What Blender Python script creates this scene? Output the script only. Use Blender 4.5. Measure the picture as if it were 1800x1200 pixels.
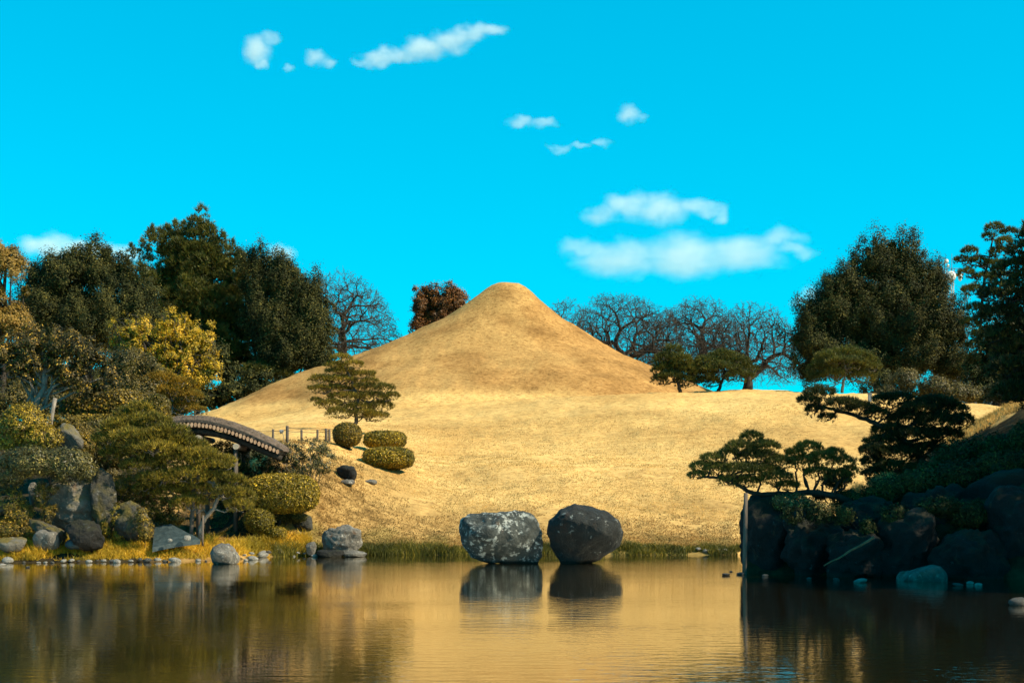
import bpy, bmesh, math, random
import numpy as np
from mathutils import Vector

random.seed(5)
rng = np.random.default_rng(11)
for o in list(bpy.data.objects):
    bpy.data.objects.remove(o)
scene = bpy.context.scene
COL = scene.collection

# ------------------------------------------------------------------ camera, sky, sun, exposure
F, HOR, CZ = 2500.0, 880.0, 2.28
cam_d = bpy.data.cameras.new('camera')
cam = bpy.data.objects.new('camera', cam_d)
COL.objects.link(cam)
cam.location = (0, 0, CZ)
cam.rotation_euler = (math.radians(90), 0, 0)
cam_d.sensor_width = 36
cam_d.lens = F / 1800 * 36
cam_d.shift_y = (HOR - 600) / 1800
cam_d.clip_start = 0.1
cam_d.clip_end = 30000
scene.camera = cam

SUN_EL, SUN_AZ = math.radians(42), math.radians(111)      # azimuth clockwise from +Y (away from the camera)
world = bpy.data.worlds.new('World')
scene.world = world
world.use_nodes = True
wn = world.node_tree
wn.nodes.clear()
w_out = wn.nodes.new('ShaderNodeOutputWorld')
w_bg = wn.nodes.new('ShaderNodeBackground')
w_sky = wn.nodes.new('ShaderNodeTexSky')
w_sky.sky_type = 'NISHITA'
w_sky.sun_disc = False
w_sky.sun_elevation = SUN_EL
w_sky.sun_rotation = SUN_AZ
w_sky.altitude = 0
w_sky.air_density = 1.0
w_sky.dust_density = 0.3
w_sky.ozone_density = 1.5
w_mul = wn.nodes.new('ShaderNodeMix')
w_mul.data_type = 'RGBA'
w_mul.blend_type = 'MULTIPLY'
w_mul.inputs[0].default_value = 1.0
w_mul.inputs[7].default_value = (0.0, 1.96, 2.75, 1)        # the teal cast of the photograph's daylight
w_gam = wn.nodes.new('ShaderNodeGamma')
w_gam.inputs['Gamma'].default_value = 0.59                  # the even, deep sky of the photograph
w_bg.inputs['Strength'].default_value = 0.1025
wn.links.new(w_sky.outputs[0], w_mul.inputs[6])
wn.links.new(w_mul.outputs[2], w_gam.inputs['Color'])
wn.links.new(w_gam.outputs[0], w_bg.inputs['Color'])
wn.links.new(w_bg.outputs[0], w_out.inputs['Surface'])

sun_d = bpy.data.lights.new('sun', 'SUN')
sun_d.energy = 5.0
sun_d.angle = math.radians(0.5)
sun_d.color = (1.0, 0.84, 0.58)
sun = bpy.data.objects.new('sun', sun_d)
COL.objects.link(sun)
to_sun = Vector((math.sin(SUN_AZ) * math.cos(SUN_EL), math.cos(SUN_AZ) * math.cos(SUN_EL), math.sin(SUN_EL)))
sun.rotation_euler = to_sun.to_track_quat('Z', 'Y').to_euler()
sun.location = to_sun * 200

vs = scene.view_settings
vs.view_transform = 'Standard'
vs.look = 'None'
vs.exposure = 1.0
vs.gamma = 1.0
vs.use_curve_mapping = False
scene.cycles.volume_bounces = 4
scene.cycles.max_bounces = 6
scene.cycles.diffuse_bounces = 2
scene.cycles.transparent_max_bounces = 8
scene.cycles.use_denoising = True

# ------------------------------------------------------------------ numeric helpers
def P(px, py, Y):
    return np.array(((px - 900) / F * Y, Y, CZ + (HOR - py) / F * Y))

def zz(py, Y):
    return CZ + (HOR - py) / F * Y

def _hash(ix, iy, iz, seed):
    n = (ix * 374761393 + iy * 668265263 + iz * 1274126177 + seed * 974711) & 0x7fffffff
    n = ((n ^ (n >> 13)) * 1274126177) & 0x7fffffff
    return ((n ^ (n >> 16)) & 0xffff) / 65535.0

def vnoise(p, seed=0):
    p = np.asarray(p, dtype=np.float64)
    i = np.floor(p).astype(np.int64)
    f = p - i
    f = f * f * (3 - 2 * f)
    r = 0
    for dx in (0, 1):
        wx = f[:, 0] if dx else 1 - f[:, 0]
        for dy in (0, 1):
            wy = f[:, 1] if dy else 1 - f[:, 1]
            for dz in (0, 1):
                wz = f[:, 2] if dz else 1 - f[:, 2]
                r = r + wx * wy * wz * _hash(i[:, 0] + dx, i[:, 1] + dy, i[:, 2] + dz, seed)
    return r * 2 - 1

def fbm(p, octv=4, seed=0, gain=0.5):
    r, a = 0, 1.0
    for k in range(octv):
        r = r + a * vnoise(p * (2.03 ** k) + 17.3 * k, seed + k)
        a *= gain
    return r

def nrm(v):
    return v / np.maximum(np.linalg.norm(v, axis=-1, keepdims=True), 1e-9)

def rdir(n):
    return nrm(rng.normal(size=(n, 3)))

def build_mesh(name, verts, faces, mat=None, smooth=False):
    verts = np.asarray(verts, dtype=np.float32)
    me = bpy.data.meshes.new(name)
    me.vertices.add(len(verts))
    me.vertices.foreach_set('co', verts.ravel())
    groups = faces if isinstance(faces, list) else [faces]
    groups = [np.asarray(g, dtype=np.int32) for g in groups if len(g)]
    loops = np.concatenate([g.ravel() for g in groups])
    tot = np.concatenate([np.full(len(g), g.shape[1], dtype=np.int32) for g in groups])
    start = np.concatenate(([0], np.cumsum(tot)[:-1])).astype(np.int32)
    me.loops.add(len(loops))
    me.loops.foreach_set('vertex_index', loops)
    me.polygons.add(len(tot))
    me.polygons.foreach_set('loop_start', start)
    me.polygons.foreach_set('loop_total', tot)
    me.update(calc_edges=True)
    me.polygons.foreach_set('use_smooth', np.full(len(tot), bool(smooth)))
    if mat:
        me.materials.append(mat)
    return me

class Geo:
    """collects shapes for ONE mesh object"""
    def __init__(self):
        self.v, self.t, self.q, self.n = [], [], [], 0
    def add(self, v, t=None, q=None):
        v = np.asarray(v, dtype=np.float64)
        if t is not None and len(t):
            self.t.append(np.asarray(t, dtype=np.int64) + self.n)
        if q is not None and len(q):
            self.q.append(np.asarray(q, dtype=np.int64) + self.n)
        self.v.append(v)
        self.n += len(v)
    def out(self):
        v = np.concatenate(self.v)
        f = []
        if self.t: f.append(np.concatenate(self.t))
        if self.q: f.append(np.concatenate(self.q))
        return v, f

    # ---- shapes
    def tube(self, pts, rad, sides=6, caps=True):
        pts = np.asarray(pts, float); n = len(pts)
        rad = np.broadcast_to(np.asarray(rad, float), (n,))
        tan = np.gradient(pts, axis=0); tan = nrm(tan)
        ref = np.array([0.13, 0.21, 1.0]) if abs(tan[0][2]) < 0.8 else np.array([1.0, 0.2, 0.1])
        a = nrm(np.cross(tan, ref)); b = np.cross(tan, a)
        ang = np.arange(sides) * 2 * math.pi / sides
        ring = pts[:, None, :] + rad[:, None, None] * (np.cos(ang)[None, :, None] * a[:, None, :] + np.sin(ang)[None, :, None] * b[:, None, :])
        v = ring.reshape(-1, 3)
        i = np.arange(n - 1)[:, None] * sides; k = np.arange(sides)[None, :]; k2 = (k + 1) % sides
        q = np.stack([i + k, i + k2, i + sides + k2, i + sides + k], -1).reshape(-1, 4)
        t = None
        if caps:
            v = np.concatenate([v, pts[:1], pts[-1:]])
            kk = np.arange(sides); k3 = (kk + 1) % sides
            t = np.concatenate([np.stack([np.full(sides, n * sides), k3, kk], -1),
                                np.stack([np.full(sides, n * sides + 1), (n - 1) * sides + kk, (n - 1) * sides + k3], -1)])
        self.add(v, t, q)
    def box(self, c, s, rz=0.0):
        c = np.asarray(c, float); s = np.asarray(s, float) / 2
        v = np.array([[x, y, z] for x in (-1, 1) for y in (-1, 1) for z in (-1, 1)]) * s
        cr, sr = math.cos(rz), math.sin(rz)
        v = v @ np.array([[cr, sr, 0], [-sr, cr, 0], [0, 0, 1]]) + c
        self.add(v, q=[[0, 1, 3, 2], [4, 6, 7, 5], [0, 4, 5, 1], [2, 3, 7, 6], [0, 2, 6, 4], [1, 5, 7, 3]])
    def leaves(self, p, n, size, aspect=0.5, jit=0.4, fold=0.0):
        N = len(p)
        nn = nrm(n + rng.normal(size=(N, 3)) * jit)
        t = nrm(np.cross(nn, rdir(N)))
        b = np.cross(nn, t)
        size = np.broadcast_to(size, (N,))[:, None]
        v = np.stack([p - t * size, p + b * size * aspect - t * size * 0.1, p + t * size - nn * size * fold, p - b * size * aspect - t * size * 0.1], 1).reshape(-1, 3)
        self.add(v, q=np.arange(4 * N).reshape(-1, 4))
    def needles(self, p, d, length, k=9, width=0.012, spread=0.75):
        N = len(p)
        pp = np.repeat(p, k, 0)
        dd = nrm(np.repeat(d, k, 0) + rng.normal(size=(N * k, 3)) * spread * 0.6)
        L = (np.repeat(np.broadcast_to(length, (N,)), k) * rng.uniform(0.7, 1.15, N * k))[:, None]
        side = nrm(np.cross(dd, rdir(N * k))) * width
        v = np.stack([pp - side, pp + side, pp + dd * L], 1).reshape(-1, 3)
        self.add(v, t=np.arange(3 * N * k).reshape(-1, 3))
    def blades(self, p, h, width=0.012, lean=0.35):
        N = len(p)
        h = np.broadcast_to(h, (N,))[:, None]
        d = rng.normal(size=(N, 3)) * lean; d[:, 2] = 1; d = nrm(d)
        side = rng.normal(size=(N, 3)); side[:, 2] = 0; side = nrm(side) * width
        bend = rng.normal(size=(N, 3)) * 0.25 * h; bend[:, 2] = -abs(bend[:, 2]) * 0.5
        m = p + d * h * 0.55
        tip = p + d * h + bend
        v = np.stack([p - side, p + side, m + side * 0.7, m - side * 0.7, tip], 1).reshape(-1, 3)
        base = np.arange(N)[:, None] * 5
        self.add(v, t=base + np.array([[3, 2, 4]]), q=base + np.array([[0, 1, 2, 3]]))

def root_loc(o):
    l = Vector((0, 0, 0))
    while o is not None:
        l = l + o.location
        o = o.parent
    return l

def tag(o, label=None, cat=None, group=None, kind=None):
    if label: o['label'] = label
    if cat: o['category'] = cat
    if group: o['group'] = group
    if kind: o['kind'] = kind
    return o

def thing(name, label, cat, loc, group=None):
    o = bpy.data.objects.new(name, None)
    o.empty_display_size = 0.3
    COL.objects.link(o)
    o.location = Vector([float(c) for c in loc])
    return tag(o, label, cat, group)

def put(name, geo, mat, parent=None, base=None, smooth=False, verts=None, faces=None):
    """links ONE mesh object built from world coordinates"""
    if geo is not None:
        verts, faces = geo.out()
    off = root_loc(parent) if parent is not None else Vector([float(c) for c in base]) if base is not None else Vector((0, 0, 0))
    me = build_mesh(name, np.asarray(verts) - np.array(off), faces, mat, smooth)
    o = bpy.data.objects.new(name, me)
    COL.objects.link(o)
    if parent is not None:
        o.parent = parent
    else:
        o.location = off
    return o

# ------------------------------------------------------------------ materials
def new_mat(name):
    m = bpy.data.materials.new(name)
    m.use_nodes = True
    nt = m.node_tree
    b = nt.nodes['Principled BSDF']
    return m, nt, b

def ramp(nt, src, stops):
    r = nt.nodes.new('ShaderNodeValToRGB')
    while len(r.color_ramp.elements) < len(stops):
        r.color_ramp.elements.new(0.5)
    for e, (p, c) in zip(r.color_ramp.elements, stops):
        e.position = p
        e.color = (*c, 1)
    nt.links.new(src, r.inputs[0])
    return r.outputs[0]

def noise(nt, scale, detail=4, rough=0.55, vec=None, stretch=None):
    n = nt.nodes.new('ShaderNodeTexNoise')
    n.inputs['Scale'].default_value = scale
    n.inputs['Detail'].default_value = detail
    n.inputs['Roughness'].default_value = rough
    g = nt.nodes.new('ShaderNodeNewGeometry')
    src = g.outputs['Position'] if vec is None else vec
    if stretch:
        mp = nt.nodes.new('ShaderNodeMapping')
        mp.inputs['Scale'].default_value = stretch
        nt.links.new(src, mp.inputs[0])
        src = mp.outputs[0]
    nt.links.new(src, n.inputs['Vector'])
    return n.outputs['Fac']

def mix(nt, fac, a, b, mode='MIX'):
    m = nt.nodes.new('ShaderNodeMix')
    m.data_type = 'RGBA'
    m.blend_type = mode
    for sock, val in ((m.inputs[0], fac), (m.inputs[6], a), (m.inputs[7], b)):
        if isinstance(val, (int, float)): sock.default_value = val
        elif isinstance(val, tuple): sock.default_value = (*val, 1)
        else: nt.links.new(val, sock)
    return m.outputs[2]

def math_n(nt, op, a, b=None, clamp=False):
    m = nt.nodes.new('ShaderNodeMath'); m.operation = op; m.use_clamp = clamp
    for s, v in ((m.inputs[0], a), (m.inputs[1], b)):
        if v is None: continue
        if isinstance(v, (int, float)): s.default_value = v
        else: nt.links.new(v, s)
    return m.outputs[0]

def leaf_mat(name, dark, mid, lit, transl=0.25, rough=0.55, spec=0.3, pscale=0.6):
    m, nt, b = new_mat(name)
    g = nt.nodes.new('ShaderNodeNewGeometry')
    col = ramp(nt, g.outputs['Random Per Island'], [(0.0, dark), (0.5, mid), (0.85, mid), (1.0, lit)])
    pn = noise(nt, pscale, 3)
    hue = ramp(nt, pn, [(0.38, (0.58, 0.64, 0.62)), (0.62, (1.42, 1.30, 1.1))])
    col = mix(nt, 1.0, col, hue, 'MULTIPLY')
    nt.links.new(col, b.inputs['Base Color'])
    b.inputs['Roughness'].default_value = rough
    b.inputs['Specular IOR Level'].default_value = spec
    t = nt.nodes.new('ShaderNodeBsdfTranslucent')
    nt.links.new(col, t.inputs['Color'])
    ms = nt.nodes.new('ShaderNodeMixShader')
    ms.inputs[0].default_value = transl
    nt.links.new(b.outputs[0], ms.inputs[1]); nt.links.new(t.outputs[0], ms.inputs[2])
    nt.links.new(ms.outputs[0], nt.nodes['Material Output'].inputs['Surface'])
    return m

def solid_mat(name, c1, c2, scale=4.0, rough=0.85, bump=0.4, bscale=None, dist=0.05, stretch=None, spec=0.3):
    m, nt, b = new_mat(name)
    n = noise(nt, scale, 6, 0.6, stretch=stretch)
    nt.links.new(ramp(nt, n, [(0.3, c1), (0.7, c2)]), b.inputs['Base Color'])
    b.inputs['Roughness'].default_value = rough
    b.inputs['Specular IOR Level'].default_value = spec
    bp = nt.nodes.new('ShaderNodeBump')
    bp.inputs['Strength'].default_value = bump
    bp.inputs['Distance'].default_value = dist
    nt.links.new(noise(nt, bscale or scale * 3, 6, 0.65, stretch=stretch), bp.inputs['Height'])
    nt.links.new(bp.outputs[0], b.inputs['Normal'])
    return m

def rock_mat(name, c1, c2, lichen, amount=0.5, stain=(0.12, 0.06, 0.03), stain_amt=0.3, scale=1.0, moss=None, wetline=True):
    m, nt, b = new_mat(name)
    base = ramp(nt, noise(nt, 2.2 * scale, 8, 0.65), [(0.3, c1), (0.7, c2)])
    st = ramp(nt, noise(nt, 1.3 * scale, 5, 0.6, stretch=(1, 1, 0.6)), [(0.62 - 0.15 * stain_amt, (0, 0, 0)), (0.75 - 0.1 * stain_amt, (1, 1, 1))])
    base = mix(nt, st, base, stain)
    li = ramp(nt, noise(nt, 4.0 * scale, 8, 0.7), [(0.66 - 0.16 * amount, (0, 0, 0)), (0.71 - 0.16 * amount, (1, 1, 1))])
    big = ramp(nt, noise(nt, 0.9 * scale, 2), [(0.4, (0, 0, 0)), (0.55, (1, 1, 1))])
    fac = mix(nt, 1.0, li, big, 'MULTIPLY')
    base = mix(nt, fac, base, lichen)
    if moss:
        g = nt.nodes.new('ShaderNodeNewGeometry')
        sx = nt.nodes.new('ShaderNodeSeparateXYZ'); nt.links.new(g.outputs['Normal'], sx.inputs[0])
        mf = math_n(nt, 'MULTIPLY', ramp(nt, sx.outputs[2], [(0.1, (0, 0, 0)), (0.8, (1, 1, 1))]),
                    ramp(nt, noise(nt, 1.8, 5), [(0.42, (0, 0, 0)), (0.55, (1, 1, 1))]))
        base = mix(nt, mf, base, moss)
    g2 = nt.nodes.new('ShaderNodeNewGeometry'); s2 = nt.nodes.new('ShaderNodeSeparateXYZ'); nt.links.new(g2.outputs['Position'], s2.inputs[0])
    wl = math_n(nt, 'ADD', s2.outputs[2], math_n(nt, 'MULTIPLY', noise(nt, 3.0, 4), .10))
    wet = ramp(nt, wl, [(0.10, (1, 1, 1)), (0.17, (0, 0, 0))])       # the algae line left by the pond
    if wetline: base = mix(nt, wet, base, (.010, .011, .007))
    nt.links.new(base, b.inputs['Base Color'])
    b.inputs['Roughness'].default_value = 0.8
    b.inputs['Specular IOR Level'].default_value = 0.35
    bp = nt.nodes.new('ShaderNodeBump'); bp.inputs['Strength'].default_value = 1.0; bp.inputs['Distance'].default_value = 0.16
    nt.links.new(noise(nt, 6 * scale, 10, 0.7), bp.inputs['Height'])
    nt.links.new(bp.outputs[0], b.inputs['Normal'])
    return m

M = {}
M['needle_olive'] = leaf_mat('needle_olive', (0.021, 0.0252, 0.0067), (0.0882, 0.0924, 0.0168), (0.2184, 0.1848, 0.0252), 0.25)
M['needle_gold_olive'] = leaf_mat('needle_gold_olive', (0.0231, 0.0210, 0.0042), (0.1785, 0.1428, 0.0185), (0.5989, 0.4250, 0.0386), 0.25)  # gold-olive needles, a mix between the olive and the gold
M['needle_gold'] = leaf_mat('needle_gold', (0.1008, 0.0714, 0.0101), (0.2856, 0.1806, 0.0185), (0.4872, 0.2856, 0.0252), 0.3)
M['needle_dark'] = leaf_mat('needle_dark', (0.0084, 0.0134, 0.0042), (0.0378, 0.0437, 0.0109), (0.126, 0.1176, 0.021), 0.2)
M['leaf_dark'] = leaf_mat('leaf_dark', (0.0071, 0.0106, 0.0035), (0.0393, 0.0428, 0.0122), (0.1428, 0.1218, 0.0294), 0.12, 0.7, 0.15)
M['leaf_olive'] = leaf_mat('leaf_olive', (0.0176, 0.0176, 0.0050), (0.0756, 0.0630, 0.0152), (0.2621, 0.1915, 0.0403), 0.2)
M['leaf_brown'] = leaf_mat('leaf_brown', (0.0756, 0.0504, 0.0101), (0.2016, 0.1302, 0.0235), (0.3024, 0.1932, 0.0336), 0.25)
M['leaf_rust'] = leaf_mat('leaf_rust', (0.05, 0.018, 0.004), (0.145, 0.055, 0.010), (0.24, 0.10, 0.016), 0.2)
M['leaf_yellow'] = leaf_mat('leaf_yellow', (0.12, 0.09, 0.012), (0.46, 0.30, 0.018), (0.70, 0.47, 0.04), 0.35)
M['leaf_clipped'] = leaf_mat('leaf_clipped', (0.0302, 0.0252, 0.0040), (0.2117, 0.1512, 0.0136), (0.6098, 0.4066, 0.0277), 0.2)
M['leaf_hedge'] = leaf_mat('leaf_hedge', (0.0252, 0.0202, 0.0040), (0.1245, 0.0917, 0.0144), (0.4830, 0.3091, 0.0290), 0.2)
M['leaf_glossy'] = leaf_mat('leaf_glossy', (0.0151, 0.0176, 0.0061), (0.0588, 0.0559, 0.0176), (0.2772, 0.2310, 0.0647), 0.1, 0.45, 0.3)
M['leaf_leather'] = leaf_mat('leaf_leather', (0.0106, 0.0118, 0.0047), (0.0647, 0.0500, 0.0129), (0.6468, 0.3881, 0.0554), 0.15, 0.55, 0.25)
M['reed_yellow'] = leaf_mat('reed_yellow', (0.22, 0.15, 0.014), (0.56, 0.37, 0.034), (0.72, 0.50, 0.07), 0.4)
M['reed_green'] = leaf_mat('reed_green', (0.0345, 0.0414, 0.0069), (0.1104, 0.1035, 0.0138), (0.2898, 0.2208, 0.0276), 0.3)
M['straw'] = leaf_mat('straw', (0.2898, 0.1863, 0.0621), (0.483, 0.3243, 0.1173), (0.552, 0.3933, 0.1518), 0.35, 0.8, 0.1)
M['straw_dark'] = leaf_mat('straw_dark', (0.0966, 0.0587, 0.0207), (0.276, 0.1725, 0.0621), (0.4278, 0.2829, 0.1035), 0.35, .8, .1)
M['bark_dark'] = solid_mat('bark_dark', (0.0124, 0.0097, 0.0069), (0.0414, 0.031, 0.0221), 6, bump=0.8, stretch=(1, 1, .3))
M['bark_pale'] = solid_mat('bark_pale', (0.0966, 0.0828, 0.069), (0.2484, 0.2139, 0.1794), 8, bump=0.7, stretch=(1, 1, .4))
M['bark_grey'] = solid_mat('bark_grey', (0.0379, 0.031, 0.0242), (0.0897, 0.0759, 0.0621), 5, bump=0.5, stretch=(1, 1, .4))
M['twig'] = solid_mat('twig', (0.031, 0.0248, 0.0193), (0.069, 0.0552, 0.0414), 2, bump=0.2)
M['wood_old'] = solid_mat('wood_old', (0.0483, 0.0379, 0.031), (0.138, 0.1104, 0.0897), 7, bump=0.6, stretch=(1, 1, .15))
M['wood_pale'] = solid_mat('wood_pale', (0.276, 0.2277, 0.1725), (0.4554, 0.3795, 0.2898), 14, bump=0.2)
M['log_end'] = solid_mat('log_end', (0.345, 0.1794, 0.0966), (0.5382, 0.345, 0.2208), 5, bump=0.3)
M['deck_soil'] = solid_mat('deck_soil', (0.0621, 0.0449, 0.0379), (0.1932, 0.138, 0.1035), 9, bump=1.0, dist=0.08)
M['rope'] = solid_mat('rope', (0.0345, 0.0276, 0.0207), (0.0828, 0.069, 0.0552), 9)
M['branch_wood'] = solid_mat('branch_wood', (0.0966, 0.0483, 0.0242), (0.207, 0.1104, 0.0552), 6, bump=.5)
M['metal_white'] = solid_mat('metal_white', (0.483, 0.483, 0.4692), (0.5658, 0.5658, 0.552), 3, rough=0.5, bump=0.05)
M['metal_grey'] = solid_mat('metal_grey', (0.1104, 0.1173, 0.1242), (0.1794, 0.1863, 0.1932), 3, rough=0.5, bump=0.05)
M['concrete'] = solid_mat('concrete', (0.13, 0.14, 0.15), (0.20, 0.21, 0.22), 2, bump=0.1)
M['window_glass'] = solid_mat('window_glass', (.03, .05, .06), (.06, .09, .10), 1, rough=0.1, bump=0.0, spec=0.8)
M['rock_front'] = rock_mat('rock_front', (0.0120, 0.0164, 0.0160), (0.0518, 0.0611, 0.0580), (0.3105, 0.3353, 0.3229), 0.85, stain_amt=0.0)
M['rock_second'] = rock_mat('rock_second', (.0045, .0062, .0064), (.0175, .0215, .0215), (.24, .26, .25), 0.32, stain=(.030, .014, .008), stain_amt=0.35)
M['rock_shore'] = rock_mat('rock_shore', (0.0621, 0.0587, 0.0517), (0.1932, 0.1794, 0.1587), (0.3795, 0.3657, 0.3312), 0.6, stain_amt=0.2, scale=1.8, wetline=False)
M['rock_dark'] = rock_mat('rock_dark', (0.0020, 0.0025, 0.0025), (0.0074, 0.0079, 0.0074), (0.0628, 0.0724, 0.0724), 0.30, stain_amt=0.0, moss=(0.0138, 0.0138, 0.0041))  # near-black base: the rocks' deep shade is put into the colour
M['rock_pale'] = rock_mat('rock_pale', (0.0718, 0.0662, 0.0552), (0.1656, 0.1546, 0.1325), (0.2857, 0.2732, 0.2360), 0.4, stain_amt=0.1, moss=(0.1104, 0.0828, 0.0138))
M['rock_mossy'] = rock_mat('rock_mossy', (0.0166, 0.0174, 0.0149), (0.0580, 0.0556, 0.0483), (0.1656, 0.1601, 0.1435), 0.45, stain=(0.0828, 0.0621, 0.0103), stain_amt=0.8, moss=(0.0966, 0.0759, 0.0138))
M['slab_blue'] = solid_mat('slab_blue', (.014, .026, .031), (.040, .060, .066), 5, rough=0.55, bump=0.5)
M['pebble'] = rock_mat('pebble', (0.1518, 0.1449, 0.1311), (0.345, 0.3312, 0.3036), (0.4278, 0.414, 0.3864), 0.5, stain_amt=0.0, scale=3, wetline=False)
M['pebble_dark'] = rock_mat('pebble_dark', (0.0345, 0.0345, 0.0331), (0.0966, 0.0931, 0.0862), (0.207, 0.207, 0.1932), 0.3, stain_amt=0.1, scale=3, wetline=False)

# ------------------------------------------------------------------ the ground
def shore_y(px):
    return np.interp(px, [-600, 0, 150, 300, 400, 480, 560, 640, 1700, 3000], [52.6, 52.6, 53, 53.6, 55.2, 58.2, 59.5, 60, 60, 60])

CTRL = {
    -200: [(54.2, 962), (57, 943), (60, 905), (70, 850), (85, 780), (105, 740), (140, 735)],
    0: [(54.2, 962), (57, 943), (60, 905), (70, 850), (85, 780), (105, 745), (140, 740)],
    150: [(54.4, 962), (57, 940), (60, 910), (68, 850), (80, 790), (100, 748), (140, 745)],
    300: [(55, 962), (60, 945), (66, 905), (75, 860), (88, 790), (105, 745), (140, 745)],
    400: [(56.5, 962), (60, 942), (63, 925), (68, 890), (76, 830), (86, 780), (95, 755), (110, 740)],
    480: [(59, 962), (60, 940), (61, 900), (62.5, 845), (64, 806), (68, 788), (76, 772), (95, 750), (110, 730)],
    560: [(60.5, 960), (61.5, 925), (63.5, 868), (65.5, 820), (67.5, 796), (72, 778), (82, 762), (95, 742), (110, 715)],
    640: [(61, 960), (62.5, 928), (65, 876), (67.5, 840), (70, 816), (76, 792), (85, 770), (95, 748), (105, 718)],
    760: [(61, 962), (64, 925), (68, 880), (71.5, 848), (75, 822), (80, 806), (84, 794), (90, 768), (96, 742), (102.5, 712), (110, 728)],
    900: [(61, 962), (64, 925), (68, 882), (72, 843), (75.5, 818), (81, 806), (85, 793), (90, 765), (95, 738), (98, 722), (102.5, 702), (110, 716)],
    1150: [(61, 962), (64, 925), (68, 885), (72, 850), (76, 822), (81, 812), (84, 796), (89, 762), (94, 730), (98, 706), (102.5, 688), (110, 700)],
    1350: [(61, 962), (64, 925), (68, 885), (72, 850), (76, 822), (81, 808), (84, 790), (89, 752), (94, 718), (98, 697), (106, 684)],
    1520: [(61, 962), (64, 925), (70, 870), (75, 832), (80, 814), (84, 795), (89, 752), (95, 712), (102, 690)],
    1650: [(61, 962), (64, 925), (70, 875), (78, 820), (88, 765), (96, 720), (102, 702)],
    1780: [(61, 962), (64, 925), (70, 880), (78, 828), (88, 775), (96, 732), (102, 716)],
    2000: [(61, 962), (64, 930), (70, 885), (78, 835), (88, 790), (96, 755), (102, 742)],
}
GY = np.concatenate([np.linspace(6, 38, 9), np.arange(40, 50, 0.4), np.arange(50, 64, 0.2), np.arange(64, 110, 0.4), np.arange(110, 150, 0.6), np.geomspace(152, 6000, 40)])
GU = np.concatenate([np.linspace(-2600, -150, 26), np.arange(-120, 1930, 6.0), np.linspace(1960, 4400, 26)])
ctrl_px = np.array(sorted(CTRL))
colz = []
for c in ctrl_px:
    ys = float(shore_y(c))
    pts = CTRL[c]
    Y = [0, ys - 4, ys - 0.8, ys, ys + 0.5] + [p[0] for p in pts]
    Z = [-1.0, -0.9, -0.35, 0.02, 0.22] + [zz(p[1], p[0]) for p in pts]
    last = pts[-1][0]
    zl = Z[-1]
    if c >= 1100:
        Y += [last + 6, last + 22, last + 60, 7000]; Z += [zl - 0.3, 5.0, 2.0, -2.0]
    elif c >= 600:
        Y += [last + 40, last + 80, 7000]; Z += [zl - 2, 2.0, -2.0]
    else:
        Y += [160, 230, 7000]; Z += [zl - 1, 3.0, -2.0]
    colz.append(np.interp(GY, Y, Z))
colz = np.array(colz)
def sm_interp(x, xp, fp):
    """cubic Hermite interpolation of rows"""
    x = np.clip(x, xp[0], xp[-1])
    i = np.clip(np.searchsorted(xp, x) - 1, 0, len(xp) - 2)
    t = ((x - xp[i]) / (xp[i + 1] - xp[i]))[:, None]
    d = np.gradient(fp, xp, axis=0)
    h = (xp[i + 1] - xp[i])[:, None]
    return (2*t**3-3*t**2+1)*fp[i] + (t**3-2*t**2+t)*h*d[i] + (-2*t**3+3*t**2)*fp[i+1] + (t**3-t**2)*h*d[i+1]
GZ = sm_interp(GU, ctrl_px, colz)
# soften the knees between stations (not at the shore)
for _ in range(7):
    a = GZ.copy()
    a[:, 1:-1] = 0.25 * GZ[:, :-2] + 0.5 * GZ[:, 1:-1] + 0.25 * GZ[:, 2:]
    wgt = np.clip((GY - 60.5) / 5, 0, 1)[None, :]
    GZ = GZ * (1 - wgt) + a * wgt
UU, YY = np.meshgrid(GU, GY, indexing='ij')
XX = (UU - 900) / F * YY
# the big cone of the miniature mountain
CX, CY = -0.15, 130.0
dx, dy = XX - CX, YY - CY
ang = np.arctan2(dy, dx)
cs, sn = np.cos(ang), np.sin(ang)
scl = 1.0 * np.clip(-cs, 0, 1) ** 2 + 0.78 * np.clip(cs, 0, 1) ** 2 + np.where(sn < 0, 0.80, 0.9) * sn ** 2
rr = np.hypot(dx, dy) / scl
rr = rr * (1 + 0.03 * fbm(np.stack([XX.ravel() * .12, YY.ravel() * .12, np.zeros(XX.size)], -1), 2, 40).reshape(XX.shape))
CONE = np.interp(rr, [0, 1.0, 2.0, 2.9, 3.9, 6.2, 9.4, 13.5, 17.7, 23, 28, 34, 44, 60], [22.25, 22.2, 21.8, 21.1, 20.4, 18.9, 17.3, 15.4, 13.95, 12.1, 10.0, 8.0, 4.0, -3])
kk = 0.12
GZ = np.maximum(GZ, CONE) + np.clip(kk - np.abs(GZ - CONE), 0, None) ** 2 / (4 * kk)
# the rocky point on the right
zn = np.interp(UU, [1290, 1312, 1380, 1440, 1500, 1560, 1640, 1700, 1800, 2000, 2600], [-2, 0.9, 1.2, 1.3, 1.8, 2.0, 2.2, 2.5, 2.8, 3.2, 4])
zf = np.interp(UU, [1290, 1312, 1440, 1500, 1560, 1640, 1700, 1800, 2000, 2600], [-2, 1.2, 1.4, 2.6, 3.4, 4.4, 5.3, 6.2, 7.2, 8])
front = np.interp(UU, [1300, 1500, 1700, 1800, 2600], [43.6, 42.6, 41.6, 40.5, 38])
tt = np.clip((YY - front) / 3.6, 0, 1)
t2 = np.clip((YY - front - 3) / 12.0, 0, 1)
back = np.interp(UU, [1300, 1480, 1560, 1700, 2600], [50, 52, 58, 66, 70])
bt = 1 - np.clip((YY - back) / 4.0, 0, 1)
PEN = -1 + ((zn + 1) * (1 - (1 - tt) ** 2) + (zf - zn) * t2) * bt
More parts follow.
